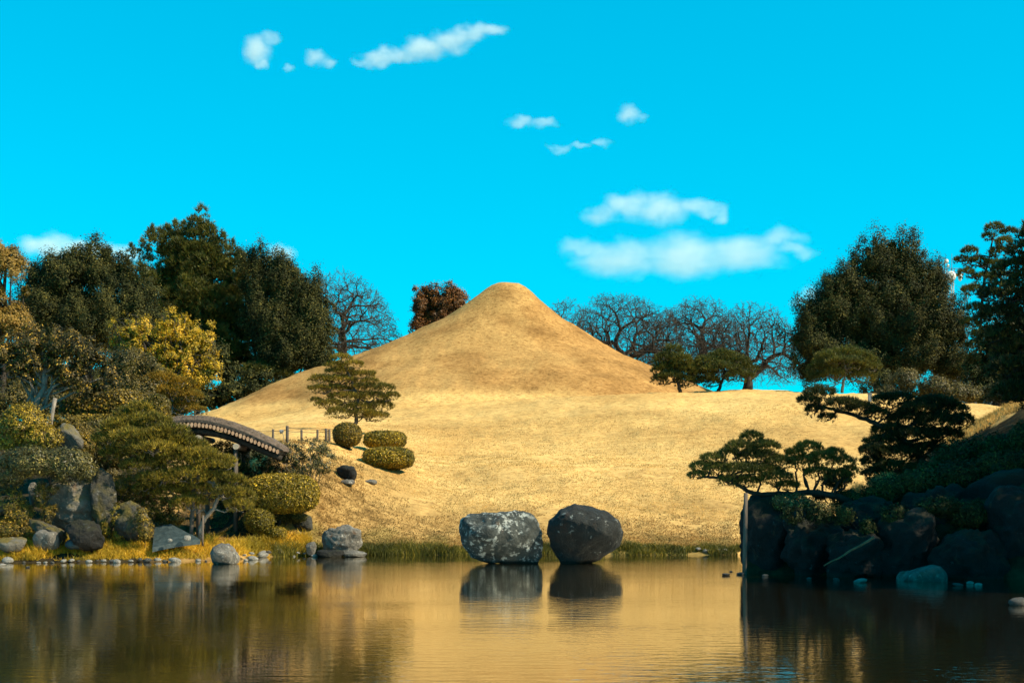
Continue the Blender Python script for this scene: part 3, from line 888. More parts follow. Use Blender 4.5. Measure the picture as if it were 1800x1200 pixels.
# ------------------------------------------------------------------ rocks
def ico(sub):
    bm = bmesh.new(); bmesh.ops.create_icosphere(bm, subdivisions=sub, radius=1)
    bm.verts.ensure_lookup_table()
    v = np.array([q.co[:] for q in bm.verts]); f = np.array([[q.index for q in fc.verts] for fc in bm.faces]); bm.free()
    return v, f
ICO = {k: ico(k) for k in (2, 3, 4, 5)}

def rock(label, name, D, outline, mat, group=None, depth=None, sub=4, facets=10, rough=0.05, cat='rock', seed=None, tiltY=0.0, undercut=0.0):
    """outline: (x0,x1,y0,y1) box or a polygon of the photographed silhouette, given real depth and facets"""
    r_ = np.random.default_rng(seed if seed is not None else int(rng.integers(1e6)))
    U = D / F
    v, f = ICO[sub]
    if len(outline) == 4 and not isinstance(outline[0], (tuple, list)):
        x0, x1, y0, y1 = outline
        cx, cy = (x0 + x1) / 2, (y0 + y1) / 2
        th = np.linspace(-math.pi, math.pi, 73)
        pw = 3.2
        rad = (np.abs(np.cos(th) / ((x1 - x0) / 2)) ** pw + np.abs(np.sin(th) / ((y1 - y0) / 2)) ** pw) ** (-1 / pw)
        irr = 1 + 0.07 * np.sin(th * 3 + r_.uniform(0, 6)) + 0.05 * np.sin(th * 5 + r_.uniform(0, 6))
        rad = rad * irr
    else:
        o = np.array(outline, float)
        x0, x1, y0, y1 = o[:, 0].min(), o[:, 0].max(), o[:, 1].min(), o[:, 1].max()
        cx, cy = (x0 + x1) / 2, (y0 + y1) / 2
        a = np.arctan2(-(o[:, 1] - cy), o[:, 0] - cx); rr_ = np.hypot(o[:, 0] - cx, o[:, 1] - cy)
        s = np.argsort(a); a, rr_ = a[s], rr_[s]
        th = np.linspace(-math.pi, math.pi, 145)
        # polygon radius by interpolation in cartesian space
        aa = np.concatenate([a - 2 * math.pi, a, a + 2 * math.pi]); rx_ = np.tile(rr_, 3)
        X_ = rx_ * np.cos(aa); Y_ = rx_ * np.sin(aa)
        rad = np.empty_like(th)
        for i, q in enumerate(th):
            j = np.searchsorted(aa, q) - 1
            p1 = np.array([X_[j], Y_[j]]); p2 = np.array([X_[j + 1], Y_[j + 1]]); dr = np.array([math.cos(q), math.sin(q)])
            e = p2 - p1
            den = dr[0] * e[1] - dr[1] * e[0]
            rad[i] = (p1[0] * e[1] - p1[1] * e[0]) / den if abs(den) > 1e-6 else np.hypot(*p1)
    ang_ = np.arctan2(v[:, 2], v[:, 0]); m = np.hypot(v[:, 0], v[:, 2])
    R_ = np.interp(ang_, th, rad) * U
    dep = depth or (x1 - x0) / 2 * U * 0.85
    mm = np.minimum(1, m * 1.0) ** 0.85
    p = np.stack([R_ * mm * np.cos(ang_), dep * np.sign(v[:, 1]) * np.abs(v[:, 1]) ** 0.9, R_ * mm * np.sin(ang_)], -1)
    # flat facets towards the viewer and sideways
    sc_ = np.array([(x1 - x0) / 2 * U, dep, (y1 - y0) / 2 * U])
    for _ in range(facets):
        n = nrm(r_.normal(size=3) * np.array([.8, 1, .8]))
        if abs(n[1]) < .3: n[1] = -.5; n = nrm(n)
        h_ = r_.uniform(0.46, 0.78) if undercut else r_.uniform(0.52, 0.88)
        q = p / sc_
        d = q @ n
        cut = np.clip(d - h_, 0, None)
        p = p - (cut[:, None] * n * sc_) * (1.0 if undercut else .85) * np.array([.3, 1, .3])
    if undercut:
        low = np.clip(-p[:, 2] / sc_[2] + .15, 0, 1)
        p[:, 1] = np.where(p[:, 1] < 0, p[:, 1] * (1 - undercut * low), p[:, 1])
    sz = float(np.mean(sc_))
    nz = fbm(p / sz * 1.7 + r_.uniform(0, 90), 5, int(r_.integers(999)), 0.55)
    ridg = 1 - np.abs(fbm(p / sz * 2.6 + r_.uniform(0, 90), 4, int(r_.integers(999))))
    p = p + v * (nz * rough * 1.1 + (ridg - .6) * rough)[:, None] * sz
    c = P(cx, cy, D)
    w = p + c + np.array([0, 0, 0])
    w[:, 1] += tiltY * (w[:, 2] - w[:, 2].min())
    base = (c[0], D, c[2] - sc_[2])
    o = put(name, None, M[mat], base=base, verts=w, faces=[f], smooth=True)
    if sub <= 3:
        o.data.polygons.foreach_set('use_smooth', np.zeros(len(f), bool))
    tag(o, label, cat, group)
    return o

# ================================================================== OBJECTS
# ---- the two great boulders standing in the pond
rock('grey lichened boulder with a sloping top, left of the pond pair', 'boulder', 51.8,
     [(806, 935), (812, 912), (826, 903), (860, 898), (900, 894), (925, 892), (938, 902), (950, 920), (958, 940), (957, 965), (952, 985), (945, 998), (900, 999), (860, 999), (836, 990), (822, 972), (810, 955)],
     'rock_front', 'pair of boulders in the pond', depth=1.25, sub=5, facets=14, rough=.075, seed=3, undercut=.7)
rock('dark rounded boulder with rusty stains, right of the pond pair', 'boulder', 51.8,
     [(958, 935), (966, 915), (985, 897), (1010, 889), (1035, 890), (1062, 898), (1085, 913), (1095, 935), (1093, 955), (1082, 972), (1072, 985), (1060, 998), (1010, 999), (975, 999), (963, 985), (959, 960)],
     'rock_second', 'pair of boulders in the pond', depth=1.25, sub=5, facets=11, rough=.06, seed=8, undercut=.6)

# ---- shoreline rocks, left and centre
rock('rough pale grey boulder on a low ledge left of the green reeds', 'boulder', 59.0,
     [(561, 945), (568, 932), (588, 925), (600, 921), (618, 925), (632, 931), (636, 948), (632, 965), (622, 974), (580, 974), (566, 966)], 'rock_shore', None, sub=5, rough=.09, seed=4)
rock('flat pale ledge stone at the foot of the rough grey boulder', 'stone', 58.2, (600, 645, 967, 978), 'rock_shore', sub=3, facets=3)
rock('dark ledge stone lying in the water under the rough grey boulder', 'stone', 58.0, (555, 606, 966, 982), 'rock_dark', sub=3, facets=3)
rock('small brown stone between the yellow grass and the rough grey boulder', 'stone', 58.8, (538, 556, 952, 976), 'rock_shore', sub=3)
rock('rounded boulder at the waterline, dark on the left and pale on the top', 'boulder', 51.5,
     [(369, 972), (374, 960), (388, 954), (402, 954), (412, 964), (420, 980), (421, 990), (395, 994), (372, 992)], 'rock_shore', sub=4, rough=.07, seed=14)
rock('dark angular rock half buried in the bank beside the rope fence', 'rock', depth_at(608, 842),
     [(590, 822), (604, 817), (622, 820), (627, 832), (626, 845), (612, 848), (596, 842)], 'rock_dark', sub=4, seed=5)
rock('low split stone below the dark angular rock on the bank', 'stone', depth_at(608, 851), (596, 624, 842, 852), 'rock_shore', sub=3)
rock('small flat stone in the turf to the right of the dark angular rock', 'stone', depth_at(652, 850), (640, 664, 842, 852), 'rock_shore', sub=3)
rock('blocky olive rock under the long clipped bush', 'rock', depth_at(531, 928, 56), (512, 550, 903, 934), 'rock_mossy', sub=4)
# garden rocks on the left
rock('tall pale standing stone below the glossy drooping bush', 'standing stone', 55.5,
     [(80, 850), (100, 840), (140, 842), (160, 850), (172, 880), (170, 920), (150, 935), (100, 935), (78, 915), (74, 880)], 'rock_pale', depth=.6, sub=5, seed=21, facets=14, rough=.095)
rock('narrow pale stone slice left of the tall pale standing stone', 'standing stone', 55.8, (50, 66, 848, 890), 'rock_pale', depth=.35, sub=3)
rock('tall mossy standing stone striped with branch shadows', 'standing stone', 55.2,
     [(158, 845), (175, 826), (192, 832), (204, 850), (205, 900), (198, 950), (178, 962), (165, 930), (160, 880)], 'rock_mossy', depth=.55, sub=5, seed=23, facets=14, rough=.095)
rock('broad dark standing stone between the mossy stone and the blue slab', 'standing stone', 55.0,
     [(196, 890), (206, 876), (232, 874), (248, 882), (262, 910), (268, 950), (235, 960), (204, 958), (196, 925)], 'rock_mossy', depth=.6, sub=5, seed=24, facets=14, rough=.095)
rock('squat dark boulder with pale streaks behind the yellow grass', 'boulder', 53.6,
     [(113, 925), (128, 915), (165, 914), (180, 925), (186, 950), (182, 968), (150, 972), (135, 955)], 'rock_dark', depth=.7, sub=5, seed=25, facets=14, rough=.095)
rock('long slanting rock with gold moss left of the squat dark boulder', 'rock', 53.9,
     [(52, 912), (70, 915), (105, 928), (124, 945), (120, 962), (95, 962), (70, 945), (55, 925)], 'rock_mossy', depth=.5, sub=5, seed=26, facets=14, rough=.095)
rock('low brown rock under the long slanting rock', 'rock', 53.5, (58, 104, 930, 968), 'rock_shore', depth=.5, sub=4)
rock('low round grey rock in the yellow grass near the picture edge', 'rock', 53.2, (-6, 46, 943, 970), 'rock_pale', depth=.6, sub=4)
rock('smooth grey rock between the golden shrubs above the standing stones', 'rock', 57.5,
     [(94, 768), (100, 748), (110, 740), (128, 748), (146, 772), (148, 790), (110, 792), (96, 784)], 'rock_pale', depth=.5, sub=4, seed=31)
rock('pale rock by the picture edge among creepers', 'rock', 54.8, (-8, 14, 880, 905), 'rock_pale', depth=.3, sub=3)
g = Geo()
a0, a1, a2, a3 = P(268, 960, 53.6), P(352, 946, 54.4), P(300, 919, 56.0), P(272, 926, 55.8)
top = []
for i in range(9):
    for j in range(9):
        s, t_ = i / 8, j / 8
        q = (a0 * (1 - s) + a1 * s) * (1 - t_) + (a3 * (1 - s) + a2 * s) * t_
        q = q + np.array([0, 0, rng.normal() * .008 - 0.05 * abs(s - .5)])
        top.append(q)
top = np.array(top)
bot = top - np.array([0, 0, .18])
qs = []
for i in range(8):
    for j in range(8):
        a = i * 9 + j
        qs.append([a, a + 9, a + 10, a + 1]); qs.append([81 + a, 81 + a + 1, 81 + a + 10, 81 + a + 9])
edge = [(i * 9, (i + 1) * 9) for i in range(8)] + [(72 + j, 73 + j) for j in range(8)] + [((i + 1) * 9 + 8, i * 9 + 8) for i in range(8)] + [(j + 1, j) for j in range(8)]
for a, b_ in edge:
    qs.append([a, 81 + a, 81 + b_, b_])
g.add(np.concatenate([top, bot]), q=qs)
tag(put('stone_slab', g, M['slab_blue'], base=a0), 'smooth blue-grey slab sloping down to the yellow grass', 'slab')
rock('small pale stone lying on the blue-grey slab', 'stone', 53.9, (322, 336, 940, 950), 'pebble', sub=2, facets=2)
rock('smallest pale stone near the lower edge of the blue-grey slab', 'stone', 53.6, (294, 303, 946, 952), 'pebble', sub=2, facets=2)
rock('blue-grey stone wedge between the mossy rock and the squat dark boulder', 'stone', 53.4, (116, 148, 944, 966), 'slab_blue', depth=.3, sub=3)

# ---- pebbles and stones along the waterline
peb = []
for k in range(6):
    v, f = ICO[2]
    q = v * np.array([1, .8, .5]) * (1 + .22 * fbm(v * 1.3 + k * 9, 3, k)[:, None])
    me = build_mesh('stone', q, [f], M['pebble'] if k < 4 else M['pebble_dark'], smooth=True)
    peb.append(me)
def pebble(px, py, w, dark=False, h=None, label=None, group='stones along the waterline', D=None):
    D = D or CZ * F / (py + w * 0.12 - HOR)
    if px < 600: D = min(D, float(shore_y(px)) + rng.uniform(-.55, .2))
    me = peb[rng.integers(4, 6) if dark else rng.integers(0, 4)]
    o = bpy.data.objects.new('stone', me)
    COL.objects.link(o)
    c = P(px, py, D)
    s = w / 2 * D / F * (rng.uniform(.65, 1.2) if px < 600 else 1)
    o.location = (c[0], D, max(c[2], 0.01) if D > 48 else c[2])
    o.scale = (s, s * rng.uniform(.8, 1.1), s * (h if h else rng.uniform(.7, 1.05)))
    o.rotation_euler = (rng.uniform(-.15, .15), rng.uniform(-.15, .15), rng.uniform(0, 6.28))
    tag(o, label or 'small pale stone at the waterline below the yellow grass', 'stone', group)
    return o
pebble(14, 984, 24, h=1.1, label='biggest pale stone at the waterline, near the picture edge')
pebble(3, 992, 14, label='pale flat stone beside the biggest waterline stone', h=.5)
ORD = ['first', 'second', 'third', 'fourth', 'fifth', 'sixth', 'seventh']
cnt = {}
def shore_label(px, dark):
    where = 'below the low round grey rock' if px < 60 else 'below the long slanting rock' if px < 118 else 'below the squat dark boulder' if px < 190 else 'below the broad dark standing stone' if px < 265 else 'below the blue-grey slab'
    k_ = (where, dark)
    cnt[k_] = cnt.get(k_, 0) + 1
    return '%s %s stone from the left in the waterline row %s' % (ORD[cnt[k_] - 1], 'dark' if dark else 'pale', where)
for px, w in ((42, 9), (68, 10), (80, 12), (92, 9)):
    pebble(px, 988, w, dark=px in (42, 92), label=shore_label(px, px in (42, 92)))
for px, w, dk in ((112, 16, 0), (126, 14, 0), (138, 10, 1), (156, 20, 0), (172, 10, 1), (182, 18, 0), (196, 14, 1), (205, 18, 0), (230, 15, 0), (246, 10, 1), (259, 16, 1), (277, 14, 0), (290, 10, 1), (330, 11, 1), (348, 12, 0), (362, 9, 1)):
    pebble(px, 985 + rng.uniform(-2, 2), w, dark=bool(dk), label=shore_label(px, bool(dk)))
pebble(307, 984, 26, h=.8, label='wide white stone at the waterline right of the middle of the yellow grass')
pebble(49, 996, 11, dark=True, label='dark stone standing in the water just off the left shore')
for k_, (px, py, w, dk) in enumerate(((430, 975, 12, 0), (442, 972, 16, 0), (444, 981, 20, 0), (462, 974, 22, 0), (472, 970, 12, 1), (432, 984, 10, 0))):
    pebble(px, py, w, dark=bool(dk), label=('small white stone touching the rounded waterline boulder at the back', 'grey stone in the middle of the white stones by the rounded boulder', 'front long flat white stone right of the rounded boulder', 'widest white stone of those right of the rounded boulder', 'dark stone at the right end of the white stones by the boulder', 'tiny white stone at the front foot of the rounded boulder')[k_], group='white stones beside the rounded boulder')
rock('brown stone under the right end of the yellow grass', 'stone', 58.6, (478, 500, 963, 978), 'rock_shore', sub=3)
for k_, (px, py, w) in enumerate(((524, 971, 12), (535, 972, 10), (517, 977, 7))):
    pebble(px, py, w, label=('larger teal-grey stone left of the ledge stones', 'smaller teal-grey stone next to the small brown stone', 'tiny stone in the water left of the ledge stones')[k_], group='stones left of the ledge')
pebble(554, 976, 18, h=.5, label='white flat stone left of the dark ledge stone')
for k_, (px, py, w) in enumerate(((1228, 964, 12), (1243, 968, 18), (1262, 968, 16), (1274, 966, 10))):
    pebble(px, py, w, label=('first', 'second', 'third', 'fourth')[k_] + ' grey stone from the left in the reeds near the rocky point', group='stones in the reeds near the point', D=60.3)
# in front of the rocky point
pebble(1276, 1009, 18, dark=True, h=.5, label='flat dark stone in open water left of the tall pole')
pebble(1285, 1004, 6, dark=True, label='tiny dark stone behind the flat dark stone in open water')
pebble(1301, 1008, 14, dark=True, label='dark stone at the foot of the tall pole')
pebble(1345, 1011, 12, dark=True, label='blue-black stone in shade right of the tall pole')
pebble(1422, 1016, 9, dark=True, label='dim stone in the water below the slanting branch')
pebble(1470, 1018, 13, dark=True, label='small flat stone in shade left of the pale stone before the humped rock')
pebble(1514, 1020, 26, h=.6, label='pale stone in the water left of the humped rock')
pebble(1506, 1022, 12, label='little stone touching the pale stone left of the humped rock')
pebble(1684, 1027, 18, h=.5, dark=True, label='flat stone just right of the humped rock')
pebble(1705, 1024, 16, label='pale stone between two flat stones right of the humped rock')
pebble(1720, 1027, 13, label='reddish stone, last of the row right of the humped rock')
pebble(1790, 1058, 40, dark=True, label='dark rock breaking the water near the edge, in front of the rocky point')

# ---- rocks of the point on the right
PT = 'dark rocks of the rocky point'
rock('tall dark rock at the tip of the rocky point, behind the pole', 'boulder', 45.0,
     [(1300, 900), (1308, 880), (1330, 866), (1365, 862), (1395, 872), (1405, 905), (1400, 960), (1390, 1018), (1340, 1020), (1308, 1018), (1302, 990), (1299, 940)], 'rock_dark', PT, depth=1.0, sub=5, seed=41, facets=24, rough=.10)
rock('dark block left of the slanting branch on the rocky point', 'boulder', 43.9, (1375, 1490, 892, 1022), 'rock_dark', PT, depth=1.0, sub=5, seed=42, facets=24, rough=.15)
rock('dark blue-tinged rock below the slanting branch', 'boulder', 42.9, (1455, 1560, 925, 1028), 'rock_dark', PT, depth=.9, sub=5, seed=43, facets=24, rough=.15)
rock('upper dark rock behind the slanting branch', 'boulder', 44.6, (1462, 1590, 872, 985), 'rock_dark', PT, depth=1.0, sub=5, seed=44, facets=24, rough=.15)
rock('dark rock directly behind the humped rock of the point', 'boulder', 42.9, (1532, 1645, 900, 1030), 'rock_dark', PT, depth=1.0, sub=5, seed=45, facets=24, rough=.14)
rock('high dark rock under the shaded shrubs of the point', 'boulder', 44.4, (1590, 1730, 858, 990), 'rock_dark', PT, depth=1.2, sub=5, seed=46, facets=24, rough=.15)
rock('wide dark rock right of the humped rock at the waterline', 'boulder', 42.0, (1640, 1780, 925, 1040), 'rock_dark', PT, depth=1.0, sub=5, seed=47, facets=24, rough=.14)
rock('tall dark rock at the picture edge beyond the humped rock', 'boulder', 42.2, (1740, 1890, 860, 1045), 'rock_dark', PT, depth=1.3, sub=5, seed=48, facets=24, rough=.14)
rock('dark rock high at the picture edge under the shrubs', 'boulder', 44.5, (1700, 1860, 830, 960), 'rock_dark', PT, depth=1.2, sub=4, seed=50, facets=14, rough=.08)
rock('grey humped rock in the water in front of the dark point', 'rock', 40.6,
     [(1592, 1020), (1600, 1004), (1618, 997), (1635, 991), (1652, 994), (1664, 1006), (1670, 1022), (1668, 1030), (1600, 1030)], 'rock_shore', depth=.55, sub=4, seed=49)
rock('low sloping rock joined to the left of the humped rock', 'rock', 40.9, (1578, 1606, 1003, 1026), 'rock_shore', depth=.35, sub=3)
g = Geo(); limb(g, P(1448, 994, 41.3), P(1536, 944, 41.5), .02, .045, 8, .02, 7)
tag(put('fallen_branch', g, M['branch_wood'], base=P(1448, 994, 41.3), smooth=True), 'bare orange-brown branch slanting down across the dark rocks', 'branch')

# ---- trees far behind the hill
BG = 'leafless trees behind the hill'
bare_tree('wide leafless tree behind the hill, left of the red-brown tree', 150, (490, 712, 462, 710), BG, 3, 10000)
bare_tree('faint small leafless tree just right of the peak', 175, (930, 1062, 508, 690), BG, 4, 3500)
bare_tree('dense leafless tree first to the right of the peak', 145, (970, 1235, 498, 735), BG, 6, 12000)
bare_tree('tallest leafless tree behind the two ridge pines', 148, (1095, 1330, 503, 735), BG, 9, 10000)
bare_tree('lower leafless tree next to the big conical evergreen', 140, (1200, 1432, 516, 745), BG, 12, 10000)
broad_tree('round red-brown tree peeking over the left shoulder of the hill', 'tree', 'red_brown_tree', 150,
           [(748, 535, 28, 28), (790, 535, 36, 30), (745, 565, 28, 28), (780, 572, 44, 30), (760, 515, 20, 12), (800, 518, 18, 12)], 'leaf_rust', 772, 640, 2200, 22, .32, .10, tr=.3, bough=.45)

# ---- the wood at the upper left
WL = 'tall trees of the wood at the left'
broad_tree('golden brown evergreen cut off by the left picture edge', 'tree', 'evergreen_tree', 95,
           [(-20, 450, 60, 45), (25, 465, 34, 40), (45, 510, 24, 30), (0, 510, 30, 26), (-20, 560, 70, 50), (30, 570, 40, 40)], 'leaf_brown', 0, 760, 3200, 24, .28, .07, group=WL, limbs=12, bough=.85)
broad_tree('dark evergreen between the golden one and the tall pine', 'tree', 'evergreen_tree', 112,
           [(100, 500, 60, 55), (160, 480, 55, 40), (200, 480, 45, 40), (235, 520, 40, 45), (90, 570, 70, 60), (170, 570, 90, 70), (60, 530, 40, 40), (240, 580, 60, 60)], 'leaf_dark', 150, 780, 9500, 20, .34, .078, elong=1.7, rise=1.0, group=WL, bough=.85,
           spires=[(75, 470, 28), (92, 462, 28), (108, 455, 28), (122, 446, 28), (138, 440, 28), (152, 438, 28), (166, 436, 26), (182, 438, 28), (200, 442, 28), (216, 446, 26), (230, 455, 26), (60, 485, 26)])
broad_tree('tall dark pine with the highest top in the left wood', 'pine tree', 'tall_pine', 142,
           [(268, 418, 16, 10), (245, 440, 16, 9), (300, 408, 20, 12), (328, 404, 18, 12), (352, 402, 18, 12), (378, 418, 20, 12), (400, 434, 20, 12), (300, 440, 44, 26), (350, 440, 50, 30), (400, 460, 36, 24),
            (280, 490, 50, 34), (350, 470, 60, 44), (350, 520, 70, 44), (415, 500, 40, 36), (300, 545, 60, 40), (380, 560, 70, 46), (430, 570, 50, 46), (400, 620, 60, 40), (450, 640, 40, 34), (320, 600, 60, 40), (270, 570, 40, 30), (440, 470, 24, 30)],
           'needle_olive', 345, 790, 20000, 8, .3, .030, elong=1.3, rise=.8, group=WL, bough=.85, needle=.55, tr=.35, twigs=20,
           spires=[(236, 432, 26), (247, 418, 28), (258, 432, 26), (272, 400, 30), (284, 412, 26), (296, 396, 28), (312, 390, 30), (326, 392, 28), (340, 389, 28), (353, 386, 30), (366, 390, 28), (378, 402, 26), (394, 412, 28), (408, 422, 28), (420, 440, 28)])
broad_tree('dense dark green tree at the right end of the left wood', 'tree', 'evergreen_tree', 138,
           [(490, 500, 36, 50), (450, 470, 26, 28), (530, 530, 40, 50), (480, 570, 50, 60), (545, 590, 40, 60), (500, 620, 60, 50), (562, 570, 20, 50), (455, 520, 30, 40), (555, 640, 34, 30)], 'leaf_dark', 505, 790, 10000, 20, .38, .090, rise=1.8, elong=2.2, group=WL, bough=.7,
           spires=[(445, 438, 34), (458, 436, 36), (472, 452, 30), (492, 456, 34), (505, 462, 34), (520, 470, 34), (535, 485, 34), (548, 498, 34), (560, 510, 34), (572, 530, 36), (580, 560, 40), (430, 448, 30)])
pine('low flat-topped pine along the foot of the left wood', 'low_pine', 137, [(455, 735), (455, 700), (450, 670)],
     [(455, 655, 36, 14), (420, 662, 28, 12), (490, 662, 30, 11), (405, 690, 30, 13), (440, 685, 40, 14), (480, 690, 30, 12), (385, 705, 24, 10)], 'needle_olive', None, nl=.34, dens=36, k=10, width=.026, tr=.16, part_pads=False)

broad_tree('dark undergrowth along the foot of the left wood', 'shrub', 'undergrowth', 132, [(430, 690, 60, 26), (360, 700, 60, 36), (400, 655, 36, 40), (360, 640, 40, 40), (450, 660, 30, 24), (300, 700, 60, 50), (480, 678, 40, 20), (240, 700, 70, 50), (160, 690, 80, 60), (60, 670, 90, 70), (-20, 650, 70, 80)], 'leaf_dark', 250, 790, 5200, 18, .42, .12, tr=.1, limbs=6, bough=.9)
# ---- the tree with yellow leaves
yt = broad_tree('round tree with bright yellow leaves and grey twigs', 'tree', 'yellow_leaved_tree', 84,
           [(240, 590, 50, 38), (300, 580, 50, 36), (345, 600, 42, 40), (370, 645, 32, 40), (300, 630, 60, 50), (240, 640, 50, 44), (335, 668, 50, 30)], 'leaf_yellow', 300, 760, 1500, 16, .17, .062, rise=.7, group=None, bark='bark_grey', tr=.16, twigs=260, bough=.55)
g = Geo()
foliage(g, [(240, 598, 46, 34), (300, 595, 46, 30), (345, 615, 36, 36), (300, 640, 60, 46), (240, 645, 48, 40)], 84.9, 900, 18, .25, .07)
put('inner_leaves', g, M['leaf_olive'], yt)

# ---- middle ground, left bank
broad_tree('spreading tree with leathery leaves and thick pale limbs at the left edge', 'tree', 'leathery_leaved_tree', 62,
           [(10, 620, 50, 38), (60, 608, 50, 28), (115, 615, 50, 24), (160, 630, 45, 26), (190, 655, 32, 26), (-20, 650, 40, 44), (50, 645, 50, 26), (120, 655, 50, 24), (165, 680, 40, 20)],
           'leaf_leather', 40, 800, 2600, 14, .13, .06, aspect=.34, bark='bark_pale', tr=.22, limbs=14, bough=.5)
broad_tree('grey-olive shrub right of the leathery leaved tree', 'shrub', 'shrub', 68, [(225, 640, 34, 30), (215, 670, 30, 26), (245, 685, 30, 24), (262, 640, 16, 14)], 'leaf_olive', 230, 760, 500, 30, .16, .05, tr=.06)
broad_tree('grey dome-shaped shrub below the yellow leaved tree', 'shrub', 'shrub', 72, [(265, 660, 30, 22), (285, 680, 30, 22)], 'leaf_olive', 270, 760, 300, 30, .16, .05, tr=.06)
pine('golden cloud-pruned pine above the bridge', 'cloud_pine', 69.5, [(290, 765), (300, 735), (305, 705), (290, 680)],
     [(285, 668, 34, 13), (318, 674, 26, 10), (300, 690, 44, 12), (335, 697, 24, 9), (320, 715, 30, 10), (345, 722, 20, 7), (275, 700, 22, 10), (296, 735, 22, 8)], 'needle_gold', None, 'bark_pale', nl=.12, dens=190, k=8, width=.012, tr=.08)
clipped_bush('long clipped hedge with a flat golden top behind the big spreading pine', 'hedge', 66, (112, 262, 684, 745), 'leaf_hedge', None, 12000, .06, 3.2, base_py=800)
clipped_bush('rounded hedge end left of the bridge deck', 'hedge', 64, (250, 300, 692, 750), 'leaf_hedge', None, 6000, .05, 2.6, base_py=800)
clipped_bush('shaded hedge row under the long flat-topped hedge', 'hedge', 62, (110, 235, 728, 790), 'leaf_hedge', None, 9000, .06, 2.6, base_py=830)
broad_tree('golden round-leaved shrub left of the smooth grey rock', 'shrub', 'golden_shrub', 57, [(45, 745, 45, 36), (70, 770, 40, 26), (20, 765, 30, 30)], 'leaf_clipped', 50, 830, 800, 26, .12, .045, tr=.05)
broad_tree('golden brown shrub right of the smooth grey rock', 'shrub', 'golden_shrub', 58.2, [(128, 758, 32, 24), (148, 785, 20, 24), (110, 740, 24, 12)], 'leaf_hedge', 130, 830, 520, 26, .11, .04, tr=.05)
broad_tree('glossy bush drooping over the tall pale standing stone', 'shrub', 'glossy_bush', 54.6, [(60, 812, 60, 26), (115, 815, 50, 30), (20, 830, 36, 24), (150, 830, 20, 16)], 'leaf_glossy', 90, 870, 800, 24, .14, .062, aspect=.3, rise=-.6, tr=.05)
broad_tree('yellow-green creeper over the rocks at the left picture edge', 'plant', 'creeper', 54.8, [(15, 885, 34, 34), (35, 905, 26, 26), (20, 930, 36, 22), (62, 935, 24, 12)], 'leaf_hedge', 15, 960, 620, 24, .10, .035, tr=.03, limbs=3)
broad_tree('creeper with gold flecks climbing the tall pale stone', 'plant', 'creeper', 54.7, [(74, 870, 12, 28), (84, 905, 12, 20), (92, 860, 12, 8), (95, 893, 10, 6)], 'leaf_hedge', 75, 940, 240, 20, .07, .03, tr=.02, limbs=2)
broad_tree('patch of gold leaves between the two mossy standing stones', 'plant', 'creeper', 54.9, [(205, 905, 8, 24), (208, 940, 12, 14), (185, 930, 10, 14)], 'leaf_clipped', 205, 960, 150, 18, .07, .03, tr=.02, limbs=2)
broad_tree('gold sprig plant right of the mossy standing stone top', 'plant', 'sprig_plant', 56.5, [(212, 850, 14, 18), (222, 838, 12, 10)], 'leaf_clipped', 215, 880, 110, 16, .08, .05, aspect=.2, tr=.02, limbs=3)
broad_tree('small dark shrub right of the broad dark standing stone', 'shrub', 'shrub', 54.2, [(255, 930, 14, 22), (248, 905, 12, 14)], 'leaf_hedge', 255, 962, 170, 18, .08, .035, tr=.02, limbs=2)
broad_tree('dark undergrowth shrub beneath the big spreading pine', 'shrub', 'shrub', 57.5, [(225, 870, 34, 22), (275, 890, 36, 26), (250, 850, 40, 20), (300, 910, 26, 14)], 'leaf_hedge', 260, 930, 600, 26, .11, .04, tr=.03, limbs=4)
broad_tree('dark shrubbery in the shade left of the spreading pine', 'shrub', 'shrub', 59.5, [(190, 790, 40, 34), (180, 830, 30, 26), (170, 760, 30, 20)], 'leaf_olive', 185, 870, 560, 26, .14, .05, tr=.04, limbs=4)
broad_tree('dark leafy bank between the shrubs at the left edge', 'shrub', 'shrub', 69, [(20, 700, 50, 30), (80, 710, 40, 30), (150, 730, 30, 26), (-10, 730, 40, 40)], 'leaf_olive', 50, 820, 700, 26, .16, .055, tr=.05, limbs=4)

# the big spreading pine
pine('big spreading pine leaning over the shore in front of the bridge', 'spreading_pine', 56.0,
     [(352, 948), (352, 925), (362, 908), (378, 890), (384, 868), (370, 845), (330, 832), (285, 822), (235, 805), (205, 790)],
     [(235, 735, 40, 16), (265, 745, 40, 15), (215, 755, 40, 16), (290, 762, 40, 15), (240, 770, 52, 15), (195, 775, 34, 15), (310, 780, 42, 15), (335, 788, 34, 13), (270, 790, 54, 15),
      (220, 800, 44, 14), (350, 803, 36, 13), (310, 812, 50, 15), (250, 822, 40, 13), (370, 822, 36, 13), (395, 815, 22, 11), (330, 838, 46, 14), (280, 845, 40, 14), (385, 845, 32, 13), (350, 862, 46, 14),
      (300, 868, 40, 13), (410, 848, 24, 11), (400, 868, 30, 12), (330, 885, 34, 11), (425, 872, 24, 10), (260, 860, 26, 12), (418, 890, 26, 10), (245, 720, 22, 10)],
     'needle_gold_olive', None, 'bark_pale', nl=.19, dens=135, k=11, width=.012, tr=.10, twig_r=.024)
clipped_bush('long dome-topped clipped bush at the right of the spreading pine', 'clipped_bush', depth_at(495, 934, 56), (428, 560, 832, 902), 'leaf_clipped', 'clipped bushes on the bank', 17000, .042, 3.0, depth=1.1, base_py=935)
clipped_bush('small round clipped bush in front of the long clipped bush', 'clipped_bush', depth_at(456, 946, 54), (429, 484, 890, 938), 'leaf_clipped', 'clipped bushes on the bank', 6500, .034, 2.2, base_py=950)
clipped_bush('lowest little clipped mound beside the small round bush', 'clipped_bush', depth_at(487, 952, 54), (470, 505, 925, 950), 'leaf_clipped', 'clipped bushes on the bank', 3000, .034, 2.2, base_py=958)
